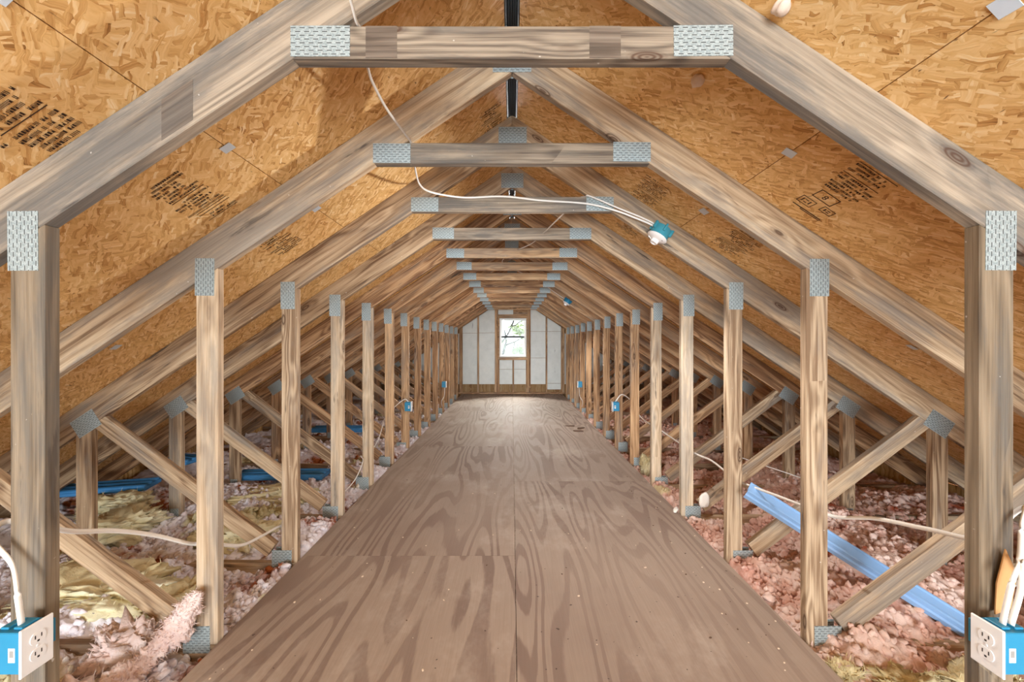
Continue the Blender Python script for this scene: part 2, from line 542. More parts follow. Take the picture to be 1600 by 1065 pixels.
def tube_mesh(name, pts, rw, rh, mat, seg=8, n=10, taper=None):
    S = spline(pts, n)
    v, f = [], []
    for i, p in enumerate(S):
        t = (S[min(i + 1, len(S) - 1)] - S[max(i - 1, 0)]).normalized()
        up = Vector((0, 0, 1)) if abs(t.z) < 0.9 else Vector((0, 1, 0))
        side = t.cross(up).normalized()
        upp = side.cross(t).normalized()
        k_ = 1.0 if taper is None else taper(i / (len(S) - 1))
        for k in range(seg):
            a = 2 * math.pi * k / seg
            v.append(p + side * (rh * k_ * math.cos(a)) + upp * (rw * k_ * math.sin(a)))
    for i in range(len(S) - 1):
        for k in range(seg):
            k2 = (k + 1) % seg
            f.append((i * seg + k, i * seg + k2, (i + 1) * seg + k2, (i + 1) * seg + k))
    f.append(tuple(range(seg))[::-1])
    f.append(tuple((len(S) - 1) * seg + k for k in range(seg)))
    return mesh_of(name, v, f, mat, 0, True)


# ------------------------------------------------------------------ dimensions
PITCH = math.atan2(8, 12)
TP = math.tan(PITCH)
R_BOT = 2.365                   # underside of the rafters at the ridge line
R_TOP = 2.533
Y0, STEP, NT = 1.036, 0.61, 14
T = 0.038
POST_IN, POST_OUT = 1.222, 1.311
COL_B, COL_T = 1.982, 2.067
CHORD = -0.013
GABLE = 9.60
REAR = -3.9                     # rear end left unbuilt so sky and fill lamps reach the room


def rb(x):
    return R_BOT - TP * abs(x)


def rt(x):
    return R_TOP - TP * abs(x)


# ------------------------------------------------------------------ floor
floor = empty('floor')
tag(floor, 'brown plywood sheets laid down the middle of the attic', None, None, 'structure')
SEAM = 0.018
for side, (xa, xb, off) in (('l', (-1.214, SEAM - 0.0012, 2.31)), ('r', (SEAM + 0.0012, 1.214, 3.55))):
    ys = [off + 2.44 * k for k in range(-4, 5)]
    ys = [max(REAR, min(y, GABLE - 0.002)) for y in ys]
    for a, b_ in zip(ys[:-1], ys[1:]):
        if b_ - a < 0.05:
            continue
        me = box_mesh('plywood_sheet', xa, xb, a + 0.0008, b_ - 0.0008, -0.012, 0, PLY)
        link('plywood_sheet', me, floor)

base = link('floor_ceiling_boards', box_mesh('ceiling_boards', -4.0, 4.0, REAR, 9.8, -0.30, -0.26, DRYWALL))
base.name = 'floor_underlay'
tag(base, 'boards of the storey below under the joists', None, None, 'structure')

# ------------------------------------------------------------------ roof deck
roof = empty('ceiling')
tag(roof, 'strand board roof deck in staggered sheets over the trusses', None, None, 'structure')
SL = [0.036, 1.152, 2.372, 3.592, 4.62]
cp, sp_ = math.cos(PITCH), math.sin(PITCH)
deck_mesh = {}
panels = []
for side in (-1, 1):
    for r in range(4):
        y = -5.045 if r % 2 == 0 else -3.825
        while y < 9.7:
            ya, yb = max(y, REAR), min(y + 2.44, 9.74)
            y += 2.44
            if yb - ya < 0.1:
                continue
            ln = round(yb - ya, 3)
            key = (r, ln)
            if key not in deck_mesh:
                w = SL[r + 1] - SL[r] - 0.003
                deck_mesh[key] = box_mesh('osb_panel', 0.0015, ln - 0.0015, 0, w, 0.0006, 0.012, OSB)
            # local x -> world y, local y -> down the slope, local z -> outward normal
            o = link('osb_panel', deck_mesh[key], roof)
            s = SL[r]
            X = Vector((0, 1, 0))
            Yd = Vector((side * cp, 0, -sp_))
            Z = Vector((side * sp_, 0, cp))
            if side < 0:
                pass
            M4 = Matrix((X, Yd, Z)).transposed().to_4x4()
            if M4.determinant() < 0:        # keep a proper rotation: run the sheet the other way along y
                M4 = Matrix((-X, Yd, Z)).transposed().to_4x4()
                start = yb
            else:
                start = ya
            M4.translation = Vector((side * s * cp, start, R_TOP - s * sp_))
            o.matrix_local = M4
            panels.append((o, side, s, SL[r + 1], ya, yb, M4.copy()))

# boards that close the eaves
for side, nm in ((-1, 'wall_left'), (1, 'wall_right')):
    w_ = link(nm, box_mesh(nm, side * 3.735 - 0.01, side * 3.735 + 0.01, REAR, 9.69, -0.3, R_TOP - TP * 3.745 - 0.001, OSB))
    tag(w_, 'low board closing the eave', None, None, 'structure')

# roofing felt over the sheets closes the joints to daylight
FELT = plain('roofing_felt', srgb(40, 38, 36), 0.9)
for side in (-1, 1):
    f_ = link('roofing_felt', box_mesh('roofing_felt', REAR, 9.74, 0.09, 4.62, 0.0125, 0.0145, FELT), roof)
    X, Yd, Z = Vector((0, 1, 0)), Vector((side * cp, 0, -sp_)), Vector((side * sp_, 0, cp))
    if side > 0:
        M4 = Matrix((X, Yd, Z)).transposed().to_4x4()
        if M4.determinant() < 0:
            M4 = Matrix((-X, Yd, Z)).transposed().to_4x4() @ Matrix.Translation((-(9.74 + REAR), 0, 0))
    else:
        M4 = Matrix((X, Yd, Z)).transposed().to_4x4()
        if M4.determinant() < 0:
            M4 = Matrix((-X, Yd, Z)).transposed().to_4x4() @ Matrix.Translation((-(9.74 + REAR), 0, 0))
    M4.translation = M4.translation + Vector((0, 0, R_TOP))
    f_.matrix_local = M4

# metal clips that hold the sheet edges together half way between trusses
clip_me = box_mesh('panel_clip', -0.02, 0.02, -0.018, 0.018, -0.0022, -0.0004, CLIP, 0.0004)
for side in (-1, 1):
    for seam in (1.1505, 2.3705):
        for k in range(-1, 10):
            yy = Y0 + T / 2 + STEP * (k + 0.5) + random.uniform(-.03, .03)
            c = link('panel_clip', clip_me, roof, (side * seam * cp, yy, R_TOP - seam * sp_), (0, side * PITCH, random.uniform(-.2, .2)))
            c.scale = (1.0, 0.8 + 0.4 * random.random(), 1)

# ridge vent seen through the slot at the ridge
rv = link('ridge_vent', box_mesh('ridge_vent', -0.06, 0.06, REAR, 9.7, R_TOP + 0.012, R_TOP + 0.03, BLACK_VENT), roof)
rib_me = box_mesh('vent_rib', -0.003, 0.003, REAR, 9.7, R_TOP - 0.004, R_TOP + 0.012, BLACK_VENT, 0.001)
for x in (-0.021, -0.012, -0.003, 0.006, 0.014, 0.022):
    link('vent_rib', rib_me, rv, (x, 0, 0))

# ------------------------------------------------------------------ roof trusses
# rafter, mitred at the ridge and cut down on the bottom chord at the heel
xh = (R_BOT - CHORD) / TP
ME = {}
for s, n in ((-1, 'l'), (1, 'r')):
    poly = [(s * 0.0004, R_BOT), (s * 0.0004, R_TOP), (s * 3.72, rt(3.72)), (s * 3.72, CHORD), (s * xh, CHORD)]
    ang = -s * PITCH if s > 0 else PITCH
    for mname, mat in (('g', PINE_GREY), ('p', PINE), ('b', PINE_BROWN)):
        ME['rafter', n, mname] = prism_mesh('rafter', poly, ang, (s * 1.4, rb(1.4)), T, mat)
    # post
    px = [s * POST_IN, s * POST_OUT]
    poly = [(px[0], CHORD), (px[1], CHORD), (px[1], rb(POST_OUT) - 0.0006), (px[0], rb(POST_IN) - 0.0006)]
    for mname, mat in (('g', PINE_NEAR), ('p', PINE_POST), ('b', PINE_BROWN)):
        ME['post', n, mname] = prism_mesh('post', poly, math.pi / 2, (s * 1.26, 0.9), T, mat)
    # short strut under the rafter
    sx0, sx1 = 2.392, 2.481
    # diagonal brace: axis from the rafter down to the foot of the post
    ba = math.atan(0.75)
    hw = 0.0445
    def axis_z(x):
        return EYE - 0.812 + 0.75 * (x - 1.866)
    vert = hw / math.cos(ba)
    # polygon (right side, mirrored by s): lower end cut square-ish, upper end along the rafter, clipped by the strut
    xl = 1.345
    top_x = (R_BOT - (EYE - 0.812 - 0.75 * 1.866) - vert) / (TP + 0.75)
    bot_z_at_strut = axis_z(sx0) - vert
    p_low_top = (xl, axis_z(xl) + vert)
    p_low_bot = (xl + 0.052, axis_z(xl + 0.052) - vert)
    poly = [p_low_bot, p_low_top, (top_x, rb(top_x) - 0.0006), (sx0 - 0.0006, rb(sx0) - 0.0006), (sx0 - 0.0006, bot_z_at_strut)]
    poly = [(s * x, z) for x, z in poly]
    for mname, mat in (('g', PINE), ('p', PINE), ('b', PINE_BROWN)):
        ME['brace', n, mname] = prism_mesh('brace', poly, s * ba, (s * 1.866, axis_z(1.866)), T, mat)
    poly = [(s * sx0, CHORD), (s * sx1, CHORD), (s * sx1, rb(sx1) - 0.0006), (s * sx0, rb(sx0) - 0.0006)]
    for mname, mat in (('g', PINE), ('p', PINE), ('b', PINE_BROWN)):
        ME['strut', n, mname] = prism_mesh('strut', poly, math.pi / 2, (s * 2.43, 0.3), T, mat)
# collar beam
xb_, xt_ = (R_BOT - COL_B) / TP - 0.0006, (R_BOT - COL_T) / TP - 0.0006
poly = [(-xb_, COL_B), (xb_, COL_B), (xt_, COL_T), (-xt_, COL_T)]
for mname, mat in (('g', PINE_GREY), ('p', PINE_GREY), ('b', PINE_BROWN)):
    ME['collar', mname] = prism_mesh('collar_beam', poly, 0, (0, 2.02), T, mat)
poly = [(-3.72, CHORD - 0.235), (3.72, CHORD - 0.235), (3.72, CHORD - 0.0006), (-3.72, CHORD - 0.0006)]
ME['chord'] = prism_mesh('bottom_chord', poly, 0, (0, -0.1), T, PINE)


def plate_me(w, h):
    return box_mesh('connector_plate', -w / 2, w / 2, -0.0014, -0.0001, -h / 2, h / 2, PLATE)


PL_LONG = plate_me(0.155, 0.080)
PL_RIDGE = plate_me(0.160, 0.106)
PL_WEB = plate_me(0.150, 0.104)
PL_BASE = plate_me(0.112, 0.112)
PL_FOOT = plate_me(0.075, 0.06)


def plate(me, parent, px, pz, ang, base_mat):
    """plate on the front and back faces of a member; given in truss coordinates"""
    j = random.uniform(-0.012, 0.012)
    jx, jz = random.uniform(-.004, .004), random.uniform(-.004, .004)
    for yy, rz in ((0.0, 0), (T, math.pi)):
        o = bpy.data.objects.new('connector_plate', me)
        COL.objects.link(o)
        o.parent = parent
        W = Matrix.Translation((px + jx, yy, pz + jz)) @ Matrix.Rotation(-(ang + j), 4, 'Y') @ Matrix.Rotation(rz, 4, 'Z')
        o.matrix_local = base_mat.inverted() @ W


ORD = ['first', 'second', 'third', 'fourth', 'fifth', 'sixth', 'seventh', 'eighth', 'ninth', 'tenth', 'eleventh', 'twelfth', 'thirteenth', 'fourteenth']
LAB = {
    0: 'grey weathered roof truss nearest the camera, topped by the widest collar beam',
    1: 'second roof truss from the camera, first one whose brace meets the torn pink insulation',
    2: 'third roof truss from the camera, carrying the near teal lampholder',
    6: 'seventh roof truss from the camera, carrying the middle pair of blue outlet boxes',
    8: 'ninth roof truss from the camera, carrying the far blue lampholder',
    10: 'eleventh roof truss from the camera, carrying the far pair of blue outlet boxes',
    13: 'last roof truss, directly in front of the white end wall',
}
STAIN_C = box_mesh('stain', -0.041, 0.041, -0.0005, 0.0002, -0.0415, 0.0415, PINE_STAIN)
trusses = []
for i in range(NT):
    y = Y0 + STEP * i
    t = empty('roof_truss', (0, y, 0))
    tag(t, LAB.get(i, f'{ORD[i]} roof truss from the camera, between plywood floor and roof deck'), 'truss', 'roof trusses down the attic')
    v = 'g' if i == 0 else ('p' if i < 4 else 'b')
    vs = 'g' if i == 0 else ('p' if i < 5 else 'b')
    cz = random.uniform(-0.003, 0.003) if i else 0
    def mem(name, me, ang, origin):
        o = link(name, me, t, (origin[0], 0, origin[1]), (0, -ang, 0))
        bm_ = Matrix.Translation((origin[0], 0, origin[1])) @ Matrix.Rotation(-ang, 4, 'Y')
        return o, bm_
    for s, n in ((-1, 'l'), (1, 'r')):
        ang = -s * PITCH if s > 0 else PITCH
        raf, rm = mem('rafter', ME['rafter', n, v if i < 2 else ('p' if (i < 4) else 'b')], ang, (s * 1.4, rb(1.4)))
        if i == 0 and s < 0:
            q = [(-0.915, rb(0.915) + 0.012), (-0.833, rb(0.833) + 0.012), (-0.833, rb(0.833) + 0.118), (-0.915, rb(0.915) + 0.118)]
            sm_ = prism_mesh('stain', q, ang, (s * 1.4, rb(1.4)), 0.0005, PINE_STAIN, 0)
            link('stain', sm_, raf, (0, -0.0005, 0))
        plate(PL_WEB, raf, s * 2.425, rb(2.425) + 0.028, ang, rm)
        po, pm = mem('post', ME['post', n, vs], math.pi / 2, (s * 1.26, 0.9))
        plate(PL_LONG, po, s * 1.277, EYE + 0.268, math.pi / 2, pm)
        plate(PL_BASE, po, s * 1.311, 0.006, 0, pm)
        br, bmx = mem('brace', ME['brace', n, vs], s * math.atan(0.75), (s * 1.866, EYE - 0.812))
        st, sm = mem('strut', ME['strut', n, vs], math.pi / 2, (s * 2.43, 0.3))
        plate(PL_FOOT, st, s * 2.437, 0.004, math.pi / 2, sm)
    co_, cm = mem('collar_beam', ME['collar', 'g' if i < 2 else v if v != 'p' else 'p'], 0, (0, 2.02))
    co_.location.z += cz
    for s in (-1, 1):
        plate(PL_LONG, co_, s * 0.4965, EYE + 0.786, 0, cm)
    if i == 0:
        for sx in (-0.341, 0.243):
            link('stain', STAIN_C, co_, (sx, 0, COL_B + 0.0425 - 2.02))
    plate(PL_RIDGE, raf, 0.0, EYE + 1.173, 0, rm)
    mem('bottom_chord', ME['chord'], 0, (0, -0.1))
    trusses.append(t)

# ------------------------------------------------------------------ end wall with window
wall = empty('wall_back', (0, GABLE, 0))
tag(wall, 'gable end wall framed with studs over white insulation boards', None, None, 'structure')
WX0, WX1, WZ0, WZ1 = -0.303, 0.348, 0.889, 1.831
D = 0.07


def wbox(name, x0, x1, y0, y1, z0, z1, mat, parent=wall, bev=0.0015):
    return link(name, box_mesh(name, x0, x1, y0, y1, z0, z1, mat, bev), parent)


def stud(xc, z0, z1, name='stud', w=T, mat=PINE_BROWN):
    # grain runs up the stud
    me = box_mesh(name, 0, z1 - z0, 0, D, -w / 2, w / 2, mat, 0.0015)
    o = link(name, me, wall, (xc, 0, z0), (0, -math.pi / 2, 0))
    return o


def rail(x0, x1, z0, z1, name):
    return wbox(name, x0, x1, 0, D, z0, z1, PINE_BROWN)


rail(-3.6, 3.6, 0.0, T, 'bottom_plate')
for s in (-1, 1):
    poly = [(s * 0.0004, R_BOT + 0.06), (s * 0.0004, R_TOP), (s * 3.72, rt(3.72)), (s * 3.72, CHORD), (s * 3.6, CHORD + 0.03)]
    ang = -s * PITCH if s > 0 else PITCH
    link('gable_rafter', prism_mesh('gable_rafter', poly, ang, (s * 1.4, rb(1.4)), D, PINE_BROWN), wall, (s * 1.4, 0, rb(1.4)), (0, -ang, 0))
for xc in (-0.82, 0.836):
    stud(xc, T, rb(xc) + 0.06)
for xc in (-1.219, -1.26, 1.21, 1.25):
    stud(xc, T, rb(xc) + 0.05)
for k in (1.63, 2.03, 2.44, 2.85, 3.2):
    for s in (-1, 1):
        stud(s * k, T, rb(k) + 0.05)
for xc in (-0.396, -0.357, 0.391, 0.432):
    stud(xc, T, rb(xc) + 0.06, 'king_stud')
rail(-0.337, 0.371, WZ1, WZ1 + 0.089, 'window_header')
rail(-0.337, 0.371, WZ0 - 0.07, WZ0, 'window_sill_plate')
stud(0.03, T, WZ0 - 0.071, 'cripple_stud')
stud(-0.32, T, WZ0 - 0.071, 'cripple_stud', 0.03)
stud(0.354, T, WZ0 - 0.071, 'cripple_stud', 0.03)
wbox('header_block', 0.03, 0.37, 0.02, D, WZ1 + 0.09, 2.12, PINE_BROWN)
wbox('window_trimmer', -0.337, WX0 - 0.001, 0, D, WZ0, WZ1, PINE_BROWN)
wbox('window_trimmer', WX1 + 0.001, 0.371, 0, D, WZ0, WZ1, PINE_BROWN)


def bay(x0, x1, seams, yy=D - 0.022):
    for a, b_ in zip(seams[:-1], seams[1:]):
        q = random.uniform(0, 0.003)
        # sloped top where the bay runs up under the gable rafter
        za, zb0, zb1 = a + 0.004, min(b_ - 0.003, rb(x0) + 0.055), min(b_ - 0.003, rb(x1) + 0.055)
        v = [(x0, 0, za), (x1, 0, za), (x1, 0, zb1), (x0, 0, zb0)]
        vv = [(p[0], yy + q, p[2]) for p in v] + [(p[0], yy + 0.02, p[2]) for p in v]
        f = [(0, 1, 2, 3), (7, 6, 5, 4), (0, 4, 5, 1), (1, 5, 6, 2), (2, 6, 7, 3), (3, 7, 4, 0)]
        link('insulation_board', mesh_of('insulation_board', vv, f, BOARD, 0.001), wall)


bay(-1.199, -0.84, [0.226, 1.47, 3])
bay(-0.80, -0.416, [0.226, 1.475, 3])
bay(-0.304, 0.01, [0.226, 0.59, 0.818])
bay(0.05, 0.338, [0.226, 0.59, 0.818])
bay(0.452, 0.816, [0.226, 0.866, 1.51, 3])
bay(0.856, 1.19, [0.098, 0.249, 1.51, 3])
bay(-0.336, 0.029, [1.921, 3])
for k0, k1 in ((1.28, 1.61), (1.65, 2.01), (2.05, 2.42), (2.46, 2.83), (2.87, 3.18)):
    for s in (-1, 1):
        a, b_ = sorted((s * k0, s * k1))
        bay(a, b_, [0.226, 1.47])
# strand board sheathing outside the studs, with the window opening left free
ysh0, ysh1 = D + 0.001, D + 0.012
def shprism(poly):
    n = len(poly)
    v = [(x, ysh0, z) for x, z in poly] + [(x, ysh1, z) for x, z in poly]
    f = [tuple(range(n)), tuple(range(2 * n - 1, n - 1, -1))] + [(i, i + n, (i + 1) % n + n, (i + 1) % n) for i in range(n)]
    me = mesh_of('sheathing', v, f, OSB_DARK)
    link('sheathing', me, wall)
shprism([(-3.7, -0.3), (WX0, -0.3), (WX0, rt(WX0)), (-3.7, rt(3.7))])
shprism([(WX1, -0.3), (3.7, -0.3), (3.7, rt(3.7)), (WX1, rt(WX1))])
shprism([(WX0, -0.3), (WX1, -0.3), (WX1, WZ0), (WX0, WZ0)])
shprism([(WX0, WZ1), (WX1, WZ1), (WX1, rt(WX1)), (0, R_TOP), (WX0, rt(WX0))])

win = empty('window_1', (0, GABLE, 0))
tag(win, 'small white double-hung window in the end wall', None, None, 'structure')


def frame4(name, x0, x1, z0, z1, w, y0, y1, mat, parent):
    v, f = [], []
    for yy in (y0, y1):
        v += [(x0, yy, z0), (x1, yy, z0), (x1, yy, z1), (x0, yy, z1), (x0 + w, yy, z0 + w), (x1 - w, yy, z0 + w), (x1 - w, yy, z1 - w), (x0 + w, yy, z1 - w)]
    for i in range(4):
        j = (i + 1) % 4
        f += [(i, j, j + 4, i + 4), (i + 8, i + 12, j + 12, j + 8), (i, i + 8, j + 8, j), (i + 4, j + 4, j + 12, i + 12)]
    return link(name, mesh_of(name, v, f, mat), parent)


frame4('window_frame', WX0 + 0.002, WX1 - 0.002, WZ0 + 0.002, WZ1 - 0.002, 0.032, 0.0, 0.09, VINYL, win)
zm = EYE + 0.138
sa = frame4('lower_sash', WX0 + 0.035, WX1 - 0.035, WZ0 + 0.035, zm + 0.012, 0.022, 0.035, 0.055, VINYL, win)
sb = frame4('upper_sash', WX0 + 0.035, WX1 - 0.035, zm - 0.012, WZ1 - 0.035, 0.022, 0.058, 0.078, VINYL, win)
wbox('meeting_rail', WX0 + 0.05, WX1 - 0.05, 0.030, 0.0575, zm - 0.022, zm + 0.022, BLACK_RAIL, win)
wbox('pane', WX0 + 0.05, WX1 - 0.05, 0.044, 0.046, WZ0 + 0.05, zm - 0.008, GLASS, sa, 0)
wbox('pane', WX0 + 0.05, WX1 - 0.05, 0.067, 0.069, zm + 0.008, WZ1 - 0.05, GLASS, sb, 0)

# ------------------------------------------------------------------ loose insulation (nobody could count it)
def vnoise(x, y, seed):
    xi, yi = np.floor(x).astype(int), np.floor(y).astype(int)
    fx, fy = x - xi, y - yi
    fx, fy = fx * fx * (3 - 2 * fx), fy * fy * (3 - 2 * fy)
    def hsh(a, b_):
        h = np.sin(a * 127.1 + b_ * 311.7 + seed * 74.7) * 43758.5453
        return h - np.floor(h)
    return (hsh(xi, yi) * (1 - fx) + hsh(xi + 1, yi) * fx) * (1 - fy) + (hsh(xi, yi + 1) * (1 - fx) + hsh(xi + 1, yi + 1) * fx) * fy


def worley(x, y, cell, seed):
    gx, gy = x / cell, y / cell
    xi, yi = np.floor(gx).astype(int), np.floor(gy).astype(int)
    best = np.full(x.shape, 9.0)
    rid = np.zeros(x.shape)
    for a in (-1, 0, 1):
        for b_ in (-1, 0, 1):
            cx, cy = xi + a, yi + b_
            h1 = np.sin(cx * 127.1 + cy * 311.7 + seed) * 43758.5453
            h2 = np.sin(cx * 269.5 + cy * 183.3 + seed) * 28001.8384
            h1, h2 = h1 - np.floor(h1), h2 - np.floor(h2)
            d = (gx - cx - h1) ** 2 + (gy - cy - h2) ** 2
            m = d < best
            best = np.where(m, d, best)
            rid = np.where(m, h1, rid)
    return np.sqrt(best), rid


def ground_level(x, y, seed):
    """smooth level of the insulation, before its clumps"""
    ax = np.abs(x)
    b_ = -0.085 + 0.13 * (vnoise(x * 1.9, y * 1.9, seed) - 0.5) + 0.07 * (vnoise(x * 4.7, y * 4.7, seed + 3) - 0.5)
    b_ = b_ + 0.05 * np.clip((ax - 2.5) / 1.0, 0, 1)
    for (mx, my, mr, mh) in MOUNDS:
        b_ = b_ + mh * np.exp(-((x - mx) ** 2 + (y - my) ** 2) / (2 * mr * mr))
    # kept below the deck
    return np.minimum(b_, R_TOP - TP * ax - 0.06)


# mounds and hollows (x, y, radius, height)
MOUNDS = [(-1.36, 2.62, 0.15, 0.12), (-1.45, 1.42, 0.16, 0.04), (-2.1, 1.95, 0.25, 0.07), (-1.7, 3.2, 0.3, 0.06),
          (-1.42, 3.75, 0.16, 0.10), (-2.2, 3.2, 0.3, 0.05), (-1.4, 4.4, 0.2, 0.06), (-1.75, 2.52, 0.2, 0.05),
          (1.45, 1.62, 0.09, 0.10), (1.75, 1.95, 0.25, 0.11), (1.36, 2.5, 0.2, 0.08), (2.3, 2.55, 0.35, 0.08),
          (2.0, 3.2, 0.35, 0.06), (1.4, 3.2, 0.2, 0.05), (2.6, 3.7, 0.3, 0.10), (1.62, 1.45, 0.2, -0.03), (1.5, 2.1, 0.2, 0.05)]


def height(x, y, seed):
    d, rid = worley(x, y, 0.036, seed)
    clump = 0.030 * (1 - np.clip(d, 0, 1) ** 2) * (0.55 + 0.7 * rid)
    d2, rid2 = worley(x, y, 0.085, seed + 17)
    clump2 = 0.035 * (1 - np.clip(d2, 0, 1) ** 2) * rid2
    d3, _ = worley(x + 3, y, 0.017, seed + 29)
    return ground_level(x, y, seed) + clump + clump2 + 0.008 * (1 - np.clip(d3, 0, 1) ** 2) - 0.02


def insulation(name, side, mat, seed, label):
    V, F = [], []
    for (ya, yb, step) in ((0.45, 3.5, 0.0105), (3.5, 5.6, 0.018), (5.6, 9.57, 0.035)):
        nx, ny = int(2.45 / step), int(round((yb - ya) / step)) + 1
        xs = np.linspace(1.05, 3.55, nx)
        ys = np.linspace(ya, yb, ny)
        X, Y = np.meshgrid(xs, ys)
        jx = (vnoise(X * 40, Y * 40, seed + 5) - .5) * 0.012
        jy = (vnoise(X * 40, Y * 40, seed + 6) - .5) * 0.012
        Zz = height(side * X, Y, seed)
        # below the floor sheet at the walkway edge
        Zz = np.where(X < 1.225, np.minimum(Zz, -0.022), Zz)
        base_i = sum(len(v) for v in V)
        V.append(np.stack([side * X + jx, Y + jy, Zz], -1).reshape(-1, 3))
        idx = np.arange(nx * ny).reshape(ny, nx) + base_i
        a, b_, c, d = idx[:-1, :-1].ravel(), idx[:-1, 1:].ravel(), idx[1:, 1:].ravel(), idx[1:, :-1].ravel()
        F.append(np.stack([a, b_, c, d] if side > 0 else [a, d, c, b_], -1))
    # loose clumps lying on top
    TR = []
    for sub, n, yr, pw in ((2, 4200, 2.3, 1.0), (1, 5000, 5.4, 1.3)):
        bm = bmesh.new()
        bmesh.ops.create_icosphere(bm, subdivisions=sub, radius=1.0)
        iv = np.array([v.co[:] for v in bm.verts])
        itf = np.array([[v.index for v in f.verts] for f in bm.faces])
        bm.free()
        u = rng.random(n)
        cy = (0.7 if sub == 2 else 2.6) + yr * u ** pw
        cx = side * (1.25 + 1.75 * rng.random(n) ** 1.2)
        cz = height(cx, cy, seed)
        r = (0.007 + 0.011 * rng.random(n) ** 1.5) * (1 + 0.12 * (cy - 1.5).clip(0))
        sc = r[:, None] * (0.6 + 0.9 * rng.random((n, 3)))
        jit = 1 + 0.34 * (rng.random((n, len(iv), 3)) - 0.5) * 2
        lv = iv[None] * jit * sc[:, None, :] + np.stack([cx, cy, cz + r * 0.2], -1)[:, None, :]
        base_i = sum(len(v) for v in V)
        V.append(lv.reshape(-1, 3))
        TR.append((itf[None] + (np.arange(n) * len(iv))[:, None, None] + base_i).reshape(-1, 3))
    tri = np.concatenate(TR)
    Va = np.concatenate(V)
    Q = np.concatenate(F)
    me = bpy.data.meshes.new(name)
    me.vertices.add(len(Va))
    me.vertices.foreach_set('co', Va.astype(np.float32).ravel())
    loops = np.concatenate([Q.ravel(), tri.ravel()]).astype(np.int32)
    me.loops.add(len(loops))
    me.loops.foreach_set('vertex_index', loops)
    starts = np.concatenate([np.arange(len(Q)) * 4, len(Q) * 4 + np.arange(len(tri)) * 3]).astype(np.int32)
    me.polygons.add(len(starts))
    me.polygons.foreach_set('loop_start', starts)
    me.materials.append(mat)
    me.update(calc_edges=True)
    me.validate()
    me.polygons.foreach_set('use_smooth', [True] * len(me.polygons))
    o = link(name, me)
    tag(o, label, 'insulation', None, 'stuff')
    return o


insulation('loose_insulation', -1, INS_L, 3.0, 'pale pink loose insulation with rusty patches left of the walkway')
insulation('loose_insulation', 1, INS_R, 8.0, 'salmon pink loose insulation right of the walkway')


def fuzz(parent, mat, n, length, seed):
    """loose fibres standing off a torn piece"""
    me0 = parent.data
    nv = len(me0.vertices)
    co = np.empty(nv * 3, np.float32)
    no = np.empty(nv * 3, np.float32)
    me0.vertices.foreach_get('co', co)
    me0.vertex_normals.foreach_get('vector', no)
    co, no = co.reshape(-1, 3), no.reshape(-1, 3)
    g = np.random.default_rng(int(seed * 10))
    idx = g.integers(0, nv, n)
    p, nn = co[idx], no[idx]
    d = nn * 0.5 + g.normal(0, 0.75, (n, 3))
    d /= np.linalg.norm(d, axis=1)[:, None]
    sd = np.cross(d, g.normal(0, 1, (n, 3)))
    sd /= np.linalg.norm(sd, axis=1)[:, None] + 1e-6
    L = length * (0.3 + g.random(n))[:, None]
    w = (0.0006 + 0.0014 * g.random(n))[:, None]
    bend = g.normal(0, 0.3, (n, 3)) * L
    a0, a1 = p - sd * w - nn * 0.002, p + sd * w - nn * 0.002
    b0, b1 = p + d * L * .55 + bend * .3 - sd * w * .7, p + d * L * .55 + bend * .3 + sd * w * .7
    t = p + d * L + bend
    V = np.stack([a0, a1, b1, b0, t], 1).reshape(-1, 3)
    F = []
    for k in range(n):
        q = k * 5
        F += [(q, q + 1, q + 2, q + 3), (q + 3, q + 2, q + 4)]
    me = bpy.data.meshes.new('fibres')
    me.from_pydata(V.tolist(), [], F)
    me.materials.append(mat)
    o = link('fibres', me, parent)
    o['kind'] = 'stuff'


def scrap(name, loc, size, rotz, mat, label, seed, wrinkle=0.18, tilt=(0, 0), cat='insulation scrap'):
    """a torn piece of batt: wrinkled pillow"""
    bm = bmesh.new()
    bmesh.ops.create_icosphere(bm, subdivisions=5, radius=1.0)
    co = np.array([v.co[:] for v in bm.verts])
    x, y, z = co.T
    sx, sy, sz = size
    # boxier than a sphere
    p = 0.62
    bx = np.sign(x) * np.abs(x) ** p
    by = np.sign(y) * np.abs(y) ** p
    bz = np.sign(z) * np.abs(z) ** 0.8
    w = (vnoise(bx * 2.2 + seed, by * 2.2 + bz, seed) - .5) * 2
    w2 = (vnoise(bx * 3 + by * 5 + seed, by * 6 + bz * 4, seed + 2) - .5) * 2
    w3 = (vnoise(bx * 9 + by * 13 + bz * 5, by * 15 - bx * 4 + bz * 9, seed + 4) - .5) * 2
    w4 = (vnoise(bx * 26 + bz * 19, by * 30 + bz * 23, seed + 6) - .5) * 2
    k = 1 + wrinkle * (1.1 * w + 0.8 * w2 + 0.55 * w3 + 0.35 * w4)
    for v, a, b_, c, kk in zip(bm.verts, bx * sx * k, by * sy * k, bz * sz * (k * 1.0 + 0.5 * wrinkle * w3), k):
        v.co = (a, b_, c)
    me = bpy.data.meshes.new(name)
    bm.to_mesh(me)
    bm.free()
    me.materials.append(mat)
    me.polygons.foreach_set('use_smooth', [True] * len(me.polygons))
    o = link(name, me, None, loc, (tilt[0], tilt[1], rotz))
    tag(o, label, cat, 'torn insulation pieces')
    fuzz(o, mat, 1400, 0.022, seed)
    return o


